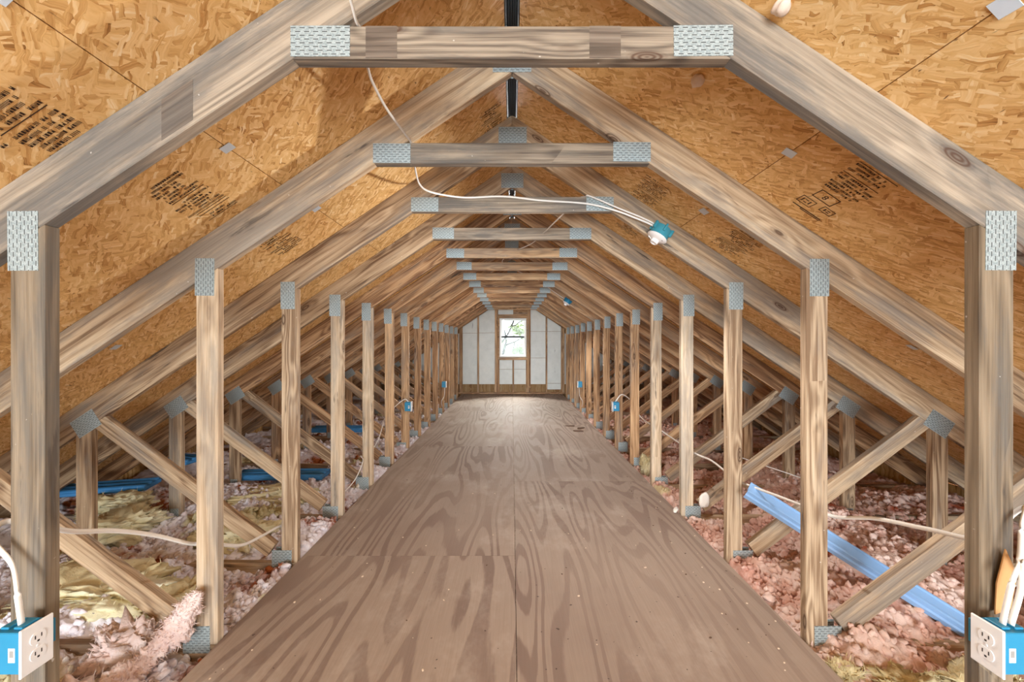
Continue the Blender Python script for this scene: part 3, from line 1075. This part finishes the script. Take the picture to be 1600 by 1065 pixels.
scrap('insulation_batt', (-2.05, 1.96, 0.0), (0.34, 0.17, 0.085), 0.1, INS_YEL, 'large yellow batt piece behind the second truss, seen under its left brace', 1.0, 0.25)
scrap('insulation_batt', (-1.62, 1.93, -0.03), (0.13, 0.13, 0.07), 0.5, INS_YEL, 'yellow batt piece left of the second left post, at the foot of its brace', 2.0, 0.25)
scrap('insulation_batt', (-2.62, 2.62, 0.01), (0.2, 0.16, 0.09), 0.7, INS_YEL, 'crumpled yellow batt beside the short strut of the third truss', 3.0, 0.3)
scrap('insulation_batt', (-1.78, 2.58, -0.01), (0.24, 0.16, 0.07), -0.3, INS_YEL, 'yellow batt with rusty stain between the third and fourth left posts', 4.0, 0.22)
scrap('insulation_batt', (-2.9, 2.95, 0.02), (0.2, 0.13, 0.08), 0.2, INS_YEL, 'yellow batt next to the leftmost blue baffle', 5.0, 0.3)
scrap('insulation_batt', (-1.95, 3.2, -0.01), (0.28, 0.15, 0.07), 0.25, INS_YEL, 'flat yellow batt under the brace of the fourth truss', 12.0, 0.22)
scrap('insulation_batt', (1.285, 1.53, -0.045), (0.06, 0.05, 0.045), 0.4, INS_YEL, 'round yellow batt lump at the floor edge beside the second right post', 6.0, 0.2)
scrap('insulation_batt', (1.46, 1.47, -0.045), (0.11, 0.07, 0.05), -0.3, INS_YEL, 'yellow batt at the bottom edge in front of the second truss, right of the walkway', 7.0, 0.3)
scrap('insulation_batt', (1.74, 1.47, -0.035), (0.15, 0.07, 0.05), 0.2, INS_YEL, 'long yellow batt left of the right white outlet', 8.0, 0.3)
scrap('insulation_batt', (1.32, 3.9, 0.02), (0.035, 0.05, 0.10), 0.2, INS_YEL, 'upright yellow batt sliver behind the fifth right post', 9.0, 0.25)
scrap('pink_batt', (-1.52, 1.36, -0.07), (0.13, 0.12, 0.08), 0.3, INS_PINK, 'pale pink batt lump at the bottom edge left of the walkway', 10.0, 0.3)
scrap('pink_batt', (-1.56, 1.60, -0.02), (0.10, 0.05, 0.10), 0.5, INS_PINK, 'rust edged pink batt hanging below the end of the second left brace', 11.0, 0.35)


def flap(pts, widths, mat, label, seed):
    """ragged strip of fibre following a path"""
    S = spline(pts, 22)
    n = len(S)
    seg = 44
    V, F = [], []
    wd = np.interp(np.linspace(0, 1, n), np.linspace(0, 1, len(widths)), widths)
    for i, p in enumerate(S):
        t = (S[min(i + 1, n - 1)] - S[max(i - 1, 0)]).normalized()
        side = t.cross(Vector((0, 1, 0))).normalized()
        up = side.cross(t).normalized()
        for k in range(seg):
            a = 2 * math.pi * k / seg
            q = np.array([i * 0.22 + seed]), np.array([k * 0.35])
            nz = float(vnoise(q[0], q[1], seed)[0] + 0.5 * vnoise(q[0] * 2.7, q[1] * 2.3, seed + 1)[0] + 0.4 * vnoise(q[0] * 6, q[1] * 5, seed + 2)[0] - 0.2)
            r = wd[i] * (0.6 + 0.65 * nz)
            V.append(p + side * (r * math.cos(a)) + up * (r * 0.55 * math.sin(a)))
    for i in range(n - 1):
        for k in range(seg):
            k2 = (k + 1) % seg
            F.append((i * seg + k, i * seg + k2, (i + 1) * seg + k2, (i + 1) * seg + k))
    F.append(tuple(range(seg))[::-1])
    F.append(tuple((n - 1) * seg + k for k in range(seg)))
    o = link('torn_insulation', mesh_of('torn_insulation', V, F, mat, 0, True))
    tag(o, label, 'insulation scrap', 'torn insulation pieces')
    fuzz(o, mat, 2600, 0.017, seed)
    return o


flap([(-1.265, 1.600, 0.235), (-1.30, 1.595, 0.17), (-1.345, 1.59, 0.09), (-1.40, 1.56, 0.03), (-1.44, 1.52, -0.01), (-1.47, 1.45, -0.02), (-1.45, 1.38, -0.05)],
     [0.012, 0.04, 0.048, 0.032, 0.038, 0.045, 0.05], INS_PINK, 'torn pink insulation strip leaning on the second left post', 21.0)

# ------------------------------------------------------------------ outlets
def outlet(side, i, label, sticker=True, clear=0.0):
    yc = Y0 + STEP * i - 0.057
    e = empty('outlet_box', (side * 1.17, yc, EYE - 0.746))
    tag(e, label, 'outlet', 'wall outlets on the posts')
    s = side
    def bx_(name, x0, x1, y0, y1, z0, z1, mat, parent=e, bev=0.001):
        a, b_ = sorted((s * x0, s * x1))
        return link(name, box_mesh(name, a, b_, y0, y1, z0, z1, mat, bev), parent)
    body = bx_('box', 0.0065, 0.078, -0.029, 0.029, -0.05, 0.05, BLUE_BOX, e, 0.002)
    bx_('bracket', 0.02, 0.07, 0.0292, 0.0565, -0.03, 0.03, BLUE_BOX, body)
    for xo in (0.018, 0.05):
        bx_('cable_clamp', xo, xo + 0.02, -0.018, 0.02, 0.0502, 0.056, BLUE_BOX, body, 0.0015)
    if sticker:
        st = bx_('sticker', 0.020, 0.036, -0.0296, -0.0291, -0.02, 0.014, PAPER, body, 0)
        bx_('print', 0.023, 0.033, -0.0299, -0.0297, -0.008, 0.008, plain('grey_print', srgb(140, 138, 136), 0.8), body, 0)
    pl = bx_('cover_plate', 0.0, 0.006, -0.035, 0.035, -0.058, 0.058, WHITE_PLASTIC, e, 0.0022)
    for zc in (0.0195, -0.0195):
        v, f = [], []
        seg = 20
        for xx in (0.0, -0.0018):
            for k in range(seg):
                a = 2 * math.pi * k / seg
                v.append((s * xx, 0.0170 * math.cos(a), zc + max(-0.0135, min(0.0135, 0.0170 * math.sin(a)))))
        f = [tuple(range(seg)), tuple(range(2 * seg - 1, seg - 1, -1))] + [(k, k + seg, (k + 1) % seg + seg, (k + 1) % seg) for k in range(seg)]
        rc = link('receptacle', mesh_of('receptacle', v, f, WHITE_PLASTIC), pl)
        for yy in (-0.0065, 0.0065):
            bx_('slot', -0.0021, -0.0018, yy - 0.0012, yy + 0.0012, zc - 0.001, zc + 0.008, SLOT_DARK, pl, 0)
        bx_('ground_hole', -0.0021, -0.0018, -0.0024, 0.0024, zc - 0.0095, zc - 0.005, SLOT_DARK, pl, 0)
    sc = link('screw', lathe_mesh('screw', [(0.0034, 0), (0.0034, 0.0008), (0.002, 0.0013)], WHITE_PLASTIC, 12), pl, (0, 0, 0), (0, -s * math.pi / 2, 0))
    return e


outlet(-1, 0, 'white duplex outlet in a blue box on the nearest left post')
outlet(1, 0, 'white duplex outlet in a blue box on the nearest right post')
outlet(-1, 6, 'blue outlet box on the seventh left post, halfway down the attic')
outlet(1, 6, 'blue outlet box on the seventh right post, halfway down the attic')
outlet(-1, 10, 'small blue outlet box far down the left row of posts', False)
outlet(1, 10, 'small blue outlet box far down the right row of posts', False)

# ------------------------------------------------------------------ lampholders
def lampholder(loc, mat, label):
    # local z points along the normal of the rafter edge into the room
    e = empty('lampholder', loc)
    e.rotation_euler = (0, math.pi + PITCH, 0)
    tag(e, label, 'lampholder', 'lampholders on the right rafters')
    body = link('round_box', lathe_mesh('round_box', [(0.046, -0.032), (0.052, -0.03), (0.053, 0.02), (0.055, 0.022), (0.055, 0.026), (0.05, 0.027)], mat, 24), e)
    for k, a in enumerate((0.4, 1.5, 2.6, 3.6, 4.7, 5.8)):
        c = link('nail_lug', box_mesh('nail_lug', -0.008, 0.008, -0.005, 0.006, -0.02, 0.02, mat, 0.001), body, (0.056 * math.cos(a), 0.056 * math.sin(a), -0.018), (0, 0, a))
    link('mounting_arm', box_mesh('mounting_arm', -0.02, 0.02, 0.05, 0.0615, -0.02, 0.012, mat, 0.001), body)
    link('porcelain_base', lathe_mesh('porcelain_base', [(0.0575, 0.0275), (0.0585, 0.031), (0.054, 0.037), (0.036, 0.044), (0.024, 0.048), (0.022, 0.064), (0.0205, 0.067), (0.017, 0.067), (0.0165, 0.052)], PORCELAIN, 32), e)
    ld = bpy.data.lights.new('socket_fill_light', 'SPOT')  # fill light added at the bulbless socket to brighten the middle of the attic
    ld.energy = 40
    ld.spot_size = math.radians(174)
    ld.spot_blend = 0.35
    ld.shadow_soft_size = 0.03
    ld.color = (1.0, 0.97, 0.93)
    lo = bpy.data.objects.new('socket_fill_light', ld)
    COL.objects.link(lo)
    lo.parent = e
    lo.location = (0, 0, 0.1)
    lo.rotation_euler = (math.pi, 0, 0)
    for a in (0.8, 3.94):
        link('screw', lathe_mesh('screw', [(0.004, 0.041), (0.004, 0.0435), (0.002, 0.0445)], STEEL, 10), e, (0.041 * math.cos(a), 0.041 * math.sin(a), 0.0))
    return e


lampholder((0.818, Y0 + STEP * 2 - 0.0625, EYE + 0.606), TEAL_BOX, 'teal round lampholder box with white porcelain socket on the third right rafter')
lampholder((0.818, Y0 + STEP * 8 - 0.0625, EYE + 0.606), BLUE_BOX, 'small blue lampholder far down the right rafters')

# ------------------------------------------------------------------ cables
def cable(pts, label, w=0.0075, h=0.0045, mat=WHITE_CABLE):
    o = link('electrical_cable', tube_mesh('electrical_cable', [(x, y, z + EYE) for x, y, z in pts], w, h, mat))
    tag(o, label, 'cable', 'white electrical cables')
    return o


cable([(-0.36, 0.35, 1.0), (-0.385, 0.75, 0.90), (-0.398, 0.97, 0.848), (-0.405, 1.03, 0.836), (-0.405, 1.07, 0.832), (-0.406, 1.12, 0.772), (-0.422, 1.22, 0.786), (-0.436, 1.40, 0.815),
       (-0.428, 1.60, 0.838), (-0.424, 1.665, 0.838), (-0.425, 1.71, 0.80), (-0.430, 1.77, 0.766), (-0.446, 1.92, 0.764), (-0.44, 2.10, 0.80), (-0.36, 2.20, 0.815), (-0.25, 2.244, 0.82), (-0.05, 2.248, 0.828),
       (0.16, 2.248, 0.806), (0.42, 2.246, 0.786), (0.58, 2.23, 0.742), (0.69, 2.215, 0.695), (0.755, 2.20, 0.662), (0.79, 2.195, 0.64)],
      'white cable draped over the first two collar beams and across to the near lampholder', 0.0055, 0.004)
cable([(0.05, 3.47, 0.81), (0.16, 3.2, 0.80), (0.22, 2.9, 0.79), (0.27, 2.5, 0.76), (0.32, 2.33, 0.775), (0.38, 2.302, 0.833), (0.42, 2.275, 0.835), (0.43, 2.247, 0.832), (0.50, 2.24, 0.802), (0.60, 2.225, 0.752), (0.70, 2.208, 0.705), (0.77, 2.192, 0.665), (0.80, 2.188, 0.64)],
      'white cable coming back over the third collar beam to the near lampholder', 0.0045, 0.0035)
cable([(0.05, 3.48, 0.822), (-0.1, 4.1, 0.83), (0.1, 4.72, 0.836), (0.35, 5.3, 0.83), (0.6, 5.75, 0.74), (0.79, 5.86, 0.64)],
      'white cable lying over the far collar beams to the far lampholder', 0.0045, 0.0035)
cable([(-1.205, 0.975, -0.69), (-1.215, 0.975, -0.62), (-1.26, 1.0, -0.56), (-1.32, 1.01, -0.50), (-1.345, 1.05, -0.475), (-1.33, 1.10, -0.50), (-1.335, 1.20, -0.57), (-1.345, 1.35, -0.640), (-1.35, 1.50, -0.728), (-1.345, 1.66, -0.84),
       (-1.325, 1.75, -0.885), (-1.30, 1.9, -0.97), (-1.32, 2.1, -1.02), (-1.335, 2.26, -1.05), (-1.33, 2.4, -1.08)],
      'white cable looping out of the nearest left outlet past the first two left posts', 0.0075, 0.0045)
cable([(-1.335, 2.9, -1.20), (-1.335, 3.15, -1.19), (-1.30, 3.3, -1.13), (-1.285, 3.42, -1.02), (-1.335, 3.5, -1.0), (-1.33, 3.62, -1.03), (-1.29, 3.8, -0.95), (-1.30, 4.0, -0.82), (-1.335, 4.15, -0.80), (-1.32, 4.5, -0.72), (-1.25, 4.62, -0.66), (-1.215, 4.645, -0.69)],
      'thin white cable rising between the left posts to the middle left outlet box', 0.005, 0.0035)
cable([(1.205, 0.975, -0.69), (1.225, 0.975, -0.60), (1.26, 0.985, -0.54), (1.285, 1.00, -0.46), (1.33, 1.03, -0.43), (1.36, 1.08, -0.47), (1.345, 1.13, -0.56), (1.36, 1.3, -0.61), (1.375, 1.50, -0.665), (1.37, 1.66, -0.73),
       (1.35, 1.75, -0.745), (1.345, 2.0, -0.775), (1.338, 2.27, -0.81), (1.335, 2.40, -0.815), (1.335, 2.65, -0.79), (1.34, 2.89, -0.81), (1.335, 3.2, -0.80), (1.335, 3.5, -0.79), (1.33, 4.1, -0.77), (1.335, 4.4, -0.66), (1.27, 4.58, -0.60), (1.21, 4.645, -0.69)],
      'white cable running behind the right posts from the nearest outlet to the middle outlet', 0.0072, 0.0045)
cable([(1.222, 0.972, -0.69), (1.245, 0.972, -0.61), (1.262, 0.978, -0.54), (1.30, 0.985, -0.585), (1.335, 1.0, -0.60), (1.40, 1.05, -0.62), (1.45, 1.15, -0.7)],
      'second white cable curling out of the nearest right outlet box', 0.0072, 0.0045)
cable([(2.05, 2.5, -1.10), (2.1, 2.75, -1.08), (2.25, 2.95, -1.05), (2.05, 3.25, -1.0), (1.95, 3.4, -0.98)],
      'thin cable lying on the right insulation behind the diagonal braces', 0.004, 0.003)
for sd, nm in ((-1, 'left'), (1, 'right')):
    cable([(sd * 1.20, 7.10, -0.80), (sd * 1.21, 7.09, -0.95), (sd * 1.26, 7.09, -1.05), (sd * 1.25, 7.1, -1.15)],
          f'short white cable hanging below the far {nm} outlet box', 0.005, 0.0035)

# ------------------------------------------------------------------ blue metal channel on the right
def channel():
    a, b_ = Vector((1.295, 2.18, EYE - 0.805)), Vector((2.02, 1.73, EYE - 1.262))
    d = (b_ - a)
    L = d.length
    prof = [(-0.046, -0.022), (-0.044, 0.000), (-0.034, 0.004), (-0.030, 0.020), (-0.020, 0.022), (-0.012, 0.002), (0.040, 0.004), (0.044, 0.010), (0.050, 0.010), (0.050, -0.004)]
    inner = [(x * 0.96, z - 0.0022) for x, z in prof[::-1]]
    pr = prof + inner
    n = len(pr)
    v = [(0, x, z) for x, z in pr] + [(L, x, z) for x, z in pr]
    f = [(i, (i + 1) % n, (i + 1) % n + n, i + n) for i in range(n)]
    m = len(prof)
    for e in (0, n):
        for i in range(m - 1):
            q = (i + e, i + 1 + e, n - 2 - i + e, n - 1 - i + e)
            f.append(q if e == 0 else q[::-1])
    o = link('metal_channel', mesh_of('metal_channel', v, f, CHANNEL))
    X = d.normalized()
    # face turned up and towards the camera
    N = Vector((0.15, -0.75, 0.75))
    N = (N - X * N.dot(X)).normalized()
    Yv = N.cross(X).normalized()
    M4 = Matrix((X, Yv, N)).transposed().to_4x4()
    M4.translation = a
    o.matrix_world = M4
    tag(o, 'long blue metal channel lying slanted across the right insulation', 'channel')


channel()


def baffle(loc, size, rotz, label):
    sx, sy, sz = size
    e = empty('vent_baffle', loc, (0, 0, rotz))
    tag(e, label, 'baffle', 'blue baffles in the left eaves')
    link('sheet', box_mesh('sheet', -sx / 2, sx / 2, -sy / 2, sy / 2, 0, sz, BAFFLE, 0.006), e)
    for k, yy in enumerate((-0.36, 0.0, 0.36)):
        pts = [(-sx / 2 + 0.01, yy * sy, sz), (0, yy * sy, sz + 0.002), (sx / 2 - 0.01, yy * sy, sz)]
        link('rib', tube_mesh('rib', pts, 0.016, 0.026, BAFFLE, 10, 6), e)


baffle((-2.12, 3.66, 0.005), (0.82, 0.22, 0.03), 0.03, 'blue ribbed baffle lying behind the third and fourth left posts')
baffle((-2.38, 5.45, 0.03), (0.72, 0.24, 0.04), 0.02, 'farthest blue baffle in the left eaves')
baffle((-3.17, 3.1, 0.09), (0.62, 0.22, 0.03), 0.25, 'leftmost blue baffle behind the nearest left post')
baffle((-3.05, 3.68, 0.14), (0.3, 0.2, 0.03), -0.2, 'short blue baffle tucked under the left rafters')

# ------------------------------------------------------------------ small things
def blob(name, loc, size, mat, label, cat, seed, sub=3, rot=(0, 0, 0), wr=0.25, group=None):
    bm = bmesh.new()
    bmesh.ops.create_icosphere(bm, subdivisions=sub, radius=1.0)
    for v in bm.verts:
        p = v.co
        k = 1 + wr * (float(vnoise(np.array([p.x * 2.2 + seed]), np.array([p.y * 2.2 + p.z * 1.7]), seed)[0]) - 0.5) * 2
        v.co = (p.x * size[0] * k, p.y * size[1] * k, p.z * size[2] * k)
    me = bpy.data.meshes.new(name)
    bm.to_mesh(me)
    bm.free()
    me.materials.append(mat)
    me.polygons.foreach_set('use_smooth', [True] * len(me.polygons))
    o = link(name, me, None, loc, rot)
    return tag(o, label, cat, group)


def on_deck(px, py, d=0.0):
    """point on the deck underside that lies on the sight line of a pixel"""
    u, w = (px - 800) / 620, (535 - py) / 620
    t = (R_TOP - EYE - d) / (w + TP * abs(u))
    return Vector((u * t, t, EYE + w * t))


blob('foam_tuft', on_deck(1220, 12, 0.012), (0.020, 0.024, 0.016), FLUFF, 'pale tuft stuck to the roof deck near the top right corner', 'tuft', 3.3, rot=(0, PITCH, 0))
blob('foam_tuft', on_deck(1090, 126, 0.012), (0.020, 0.024, 0.016), FLUFF, 'pale tuft stuck to the roof deck below the first collar beam', 'tuft', 5.1, rot=(0, PITCH, 0))
blob('foam_scrap', (1.375, 2.84, 0.115), (0.036, 0.018, 0.062), WHITE_FOAM, 'white foam scrap standing beside the fourth right post', 'foam scrap', 2.2)
blob('foam_sliver', (1.205, 2.92, 0.012), (0.016, 0.05, 0.012), WHITE_FOAM, 'white foam sliver on the floor edge at the fourth right post', 'foam scrap', 6.2, rot=(0, 0, -0.5))
# torn cardboard behind the right outlet
v = [(0, 0, 0), (0.05, 0.008, 0.01), (0.062, 0.004, 0.10), (0.022, -0.004, 0.17), (0.004, 0.0, 0.08)]
vv = v + [(x, y + 0.003, z) for x, y, z in v]
n = 5
f = [tuple(range(n)), tuple(range(2 * n - 1, n - 1, -1))] + [(i, i + n, (i + 1) % n + n, (i + 1) % n) for i in range(n)]
o = link('paper_flap', mesh_of('paper_flap', vv, f, CARD), None, (1.245, 1.022, EYE - 0.70))
tag(o, 'torn brown paper flap stuck to the nearest right post above its outlet', 'paper')

# dry leaves lying on the plywood
for k, (x, y) in enumerate(((0.92, 5.55), (1.0, 5.75), (0.86, 5.9))):
    pts = []
    for j in range(9):
        a = 2 * math.pi * j / 9
        r = 0.03 * (1.0 + 0.5 * random.random())
        pts.append((r * 1.9 * math.cos(a), r * math.sin(a)))
    vv = [(a, b_, 0.003 + 0.012 * random.random()) for a, b_ in pts] + [(a, b_, 0.0005) for a, b_ in pts]
    f = [tuple(range(9)), tuple(range(17, 8, -1))] + [(i, i + 9, (i + 1) % 9 + 9, (i + 1) % 9) for i in range(9)]
    o = link('dry_leaf', mesh_of('dry_leaf', vv, f, LEAFDRY), None, (x, y, 0.0), (0, 0, random.random() * 3))
    tag(o, ['nearest curled dry leaf on the plywood by the eighth right post', 'middle dry leaf, closest to the right posts', 'farthest dry leaf of the three on the plywood'][k], 'leaf', 'dry leaves on the floor')

# uncountable crumbs on the floor
def crumbs(name, n, mat, label, rmin, rmax, bias):
    bm = bmesh.new()
    for _ in range(n):
        y = 0.9 + 6.5 * random.random() ** 1.6
        x = random.uniform(-1.15, 1.15) if random.random() > bias else 1.18 - abs(random.gauss(0, 0.22))
        if abs(x) > 1.2:
            continue
        r = random.uniform(rmin, rmax)
        m4 = Matrix.Translation((x, y, r * 0.3)) @ Matrix.Rotation(random.random() * 6.28, 4, 'Z') @ Matrix.Diagonal((r * random.uniform(.7, 1.8), r, r * 0.45, 1))
        bmesh.ops.create_icosphere(bm, subdivisions=1, radius=1.0, matrix=m4)
    me = bpy.data.meshes.new(name)
    bm.to_mesh(me)
    bm.free()
    me.materials.append(mat)
    return tag(link(name, me), label, 'debris', None, 'stuff')


crumbs('pale_debris', 150, CHIP, 'pale crumbs and wood chips scattered over the plywood', 0.0022, 0.006, 0.3)
crumbs('dark_debris', 90, LEAFDRY, 'dark crumbs scattered over the plywood', 0.002, 0.005, 0.45)

# printed grade stamps on the roof sheets (too blurred to read, except a boxed 8)
def ink_quads(rects):
    v, f = [], []
    for (x0, x1, y0, y1) in rects:
        k = len(v)
        v += [(x0, y0, 0), (x1, y0, 0), (x1, y1, 0), (x0, y1, 0)]
        f.append((k, k + 1, k + 2, k + 3))
    return v, f


def stamp_rects(w, h, rows, dense, r_):
    """x along the text line (slope), y across the lines (along the roof)"""
    R = []
    y = 0.0
    for k in range(rows):
        lh = h / rows
        kind = r_.random()
        if kind < 0.14:
            R.append((0, w * r_.uniform(.75, 1), y, y + lh * 0.16))
        elif kind < 0.22:
            R.append((0, w, y, y + lh * 0.12))
            R.append((0, w, y + lh * 0.35, y + lh * 0.47))
        else:
            x = w * r_.choice([0, 0, 0.1, 0.25])
            cw = lh * r_.uniform(.4, .6)
            xe = w * r_.uniform(.6, 1.0)
            while x < xe:
                if r_.random() < 0.82:
                    g = r_.random()
                    t_ = cw * 0.26
                    R.append((x, x + t_, y, y + lh * 0.62))
                    if g < 0.6:
                        R.append((x, x + cw * 0.75, y + lh * 0.25 * r_.choice([0, 1, 2]), y + lh * 0.25 * 2 + t_ * 0.6))
                    if g > 0.3:
                        R.append((x + cw * 0.5, x + cw * 0.75, y, y + lh * 0.62))
                x += cw
        y += lh
    return R


def place_stamp(rects, px, py, flip, text8=False, rot=0.0):
    c = on_deck(px, py)
    side = 1 if c.x > 0 else -1
    vv, ff = ink_quads(rects)
    if text8:
        cu = bpy.data.curves.new('eight', 'FONT')
        cu.body = '8'
        cu.size = 0.036
        ob = bpy.data.objects.new('eight', cu)
        COL.objects.link(ob)
        dg = bpy.context.evaluated_depsgraph_get()
        tm = bpy.data.meshes.new_from_object(ob.evaluated_get(dg))
        k = len(vv)
        vv += [(0.058 + q.co.x, -0.062 + q.co.y, 0) for q in tm.vertices]
        ff += [tuple(i + k for i in p.vertices) for p in tm.polygons]
        bpy.data.objects.remove(ob)
    me = bpy.data.meshes.new('grade_stamp')
    me.from_pydata(vv, [], ff)
    me.materials.append(INK)
    Xd = Vector((side * cp, 0, -sp_)) * flip       # along the slope
    Zn = Vector((-side * sp_, 0, -cp))             # towards the room
    Yd = Zn.cross(Xd)
    M4 = Matrix((Xd, Yd, Zn)).transposed().to_4x4()
    xs = [q[0] for q in vv]
    ys = [q[1] for q in vv]
    mid = Vector(((min(xs) + max(xs)) / 2, (min(ys) + max(ys)) / 2, 0))
    M4.translation = c + Zn * 0.0006 - (M4.to_3x3() @ mid)
    # owner sheet
    sl = abs(c.x) / cp
    own, om = roof, Matrix.Identity(4)
    for (po, sd, s0, s1, ya, yb, pm) in panels:
        if sd == side and s0 <= sl < s1 and ya <= c.y < yb:
            own, om = po, pm
    o = link('grade_stamp', me, own)
    o.matrix_local = om.inverted() @ M4
    o['kind'] = 'stuff'
    return o


rs = random.Random(5)
place_stamp(stamp_rects(0.17, 0.27, 16, 1, rs), 50, 205, 1)
place_stamp(stamp_rects(0.16, 0.30, 19, 1, rs), 300, 312, 1)
r8 = stamp_rects(0.15, 0.19, 12, 1, rs)
def boxr(x0, x1, y0, y1, t_):
    return [(x0, x1, y0, y0 + t_), (x0, x1, y1 - t_, y1), (x0, x0 + t_, y0, y1), (x1 - t_, x1, y0, y1)]
r8 += boxr(0.03, 0.11, -0.075, -0.022, 0.0035)
r8 += boxr(0.10, 0.15, -0.12, -0.085, 0.003) + [(0.112, 0.118, -0.11, -0.095), (0.122, 0.136, -0.11, -0.106), (0.122, 0.136, -0.1, -0.096)]
r8 += boxr(0.015, 0.075, -0.14, -0.095, 0.003) + [(0.026, 0.031, -0.128, -0.107), (0.036, 0.05, -0.128, -0.124), (0.036, 0.05, -0.112, -0.108), (0.056, 0.061, -0.128, -0.107)]
r8 += [(0.02, 0.15, -0.165, -0.160), (0.06, 0.15, -0.173, -0.169)]
place_stamp(r8, 1312, 302, 1, True)
place_stamp(stamp_rects(0.15, 0.26, 17, 1, rs), 1016, 300, 1)
place_stamp(stamp_rects(0.16, 0.28, 18, 1, rs), 1152, 380, 1)
place_stamp(stamp_rects(0.13, 0.26, 13, 1, rs), 768, 190, 1)
place_stamp(stamp_rects(0.16, 0.28, 16, 1, rs), 432, 378, 1)
place_stamp(stamp_rects(0.16, 0.28, 16, 1, rs), 985, 352, 1)

# ------------------------------------------------------------------ tree outside the window
def tree():
    e = empty('tree', (-2.2, 15.0, -5.0))
    tag(e, 'leafy green tree outside the end window', 'tree')
    def br(name, pts, r0, r1):
        p = [(x + 2.2, y - 15.0, z + 5.0) for x, y, z in pts]
        return link(name, tube_mesh(name, p, r0 * 1.05, r0 * 1.05, BARK, 8, 6, lambda t_: 1 + (r1 / r0 - 1) * t_), e)
    br('trunk', [(-2.2, 15, -5.0), (-2.15, 15, -2.0), (-2.25, 15.1, 1.0), (-2.2, 15.0, 3.0), (-2.0, 15, 6.0)], 0.22, 0.08)
    br('branch', [(-2.22, 15.05, -0.6), (-1.1, 14.9, 0.2), (-0.42, 14.7, 0.7), (-0.31, 14.6, 0.92), (-0.25, 14.6, 1.14), (-0.21, 14.6, 1.30), (-0.28, 14.7, 1.7)], 0.07, 0.02)
    br('branch', [(-0.25, 14.6, 1.14), (-0.03, 14.6, 1.23), (0.09, 14.6, 1.26), (0.27, 14.6, 1.36), (0.41, 14.6, 1.41), (1.2, 14.7, 1.6)], 0.028, 0.012)
    br('branch', [(-2.2, 15.0, 0.2), (-1.0, 14.8, 0.9), (-0.40, 14.6, 1.25), (-0.14, 14.6, 1.58), (-0.03, 14.6, 1.82), (0.07, 14.6, 2.08), (0.16, 14.6, 2.6)], 0.04, 0.018)
    br('branch', [(-0.02, 14.6, 1.84), (0.08, 14.6, 1.86), (0.15, 14.6, 1.88), (0.25, 14.6, 1.98), (0.5, 14.6, 2.1)], 0.022, 0.01)
    br('branch', [(0.09, 14.6, 1.26), (0.07, 14.6, 1.1), (0.02, 14.6, 0.9)], 0.022, 0.01)
    br('branch', [(-0.05, 14.7, 0.7), (-0.01, 14.7, 0.89), (0.17, 14.7, 1.06), (0.37, 14.7, 1.26), (0.6, 14.8, 1.4)], 0.018, 0.01)
    R = random.Random(3)
    v, f = [], []
    clusters = [((0.23, 14.65, 1.66), 0.16, 90), ((0.10, 14.65, 1.80), 0.11, 40), ((0.37, 14.7, 1.64), 0.10, 36), ((0.28, 14.7, 1.02), 0.22, 150), ((0.36, 14.7, 0.84), 0.2, 90),
                ((0.1, 14.8, 0.80), 0.16, 40), ((-0.25, 14.8, 0.80), 0.14, 26), ((-0.31, 14.8, 1.22), 0.13, 26), ((0.4, 14.8, 2.0), 0.12, 14), ((-0.12, 14.7, 1.78), 0.12, 10),
                ((1.0, 15, 1.4), 0.5, 300), ((1.4, 15.2, 0.4), 0.7, 400), ((-1.4, 15.2, 0.2), 0.6, 220), ((-1.7, 15.3, 2.6), 0.8, 420), ((-2.2, 15, 4.5), 1.3, 600)]
    for c, r, n in clusters:
        for _ in range(n):
            p = Vector(c) + Vector((R.gauss(0, 1), R.gauss(0, 1), R.gauss(0, 1))) * (r * 0.55) + Vector((2.2, -15.0, 5.0))
            a = Vector((R.gauss(0, 1), R.gauss(0, 1), R.gauss(0, 1))).normalized()
            b_ = a.orthogonal().normalized()
            nn = a.cross(b_)
            L, W = R.uniform(.07, .13), R.uniform(.03, .055)
            k = len(v)
            v += [p, p + a * L * .5 + b_ * W + nn * 0.008, p + a * L, p + a * L * .5 - b_ * W + nn * 0.008]
            f += [(k, k + 1, k + 2), (k, k + 2, k + 3)]
    me = bpy.data.meshes.new('foliage')
    me.from_pydata([tuple(q) for q in v], [], f)
    me.materials.append(LEAF)
    o = link('foliage', me, e)
    o['kind'] = 'stuff'


tree()
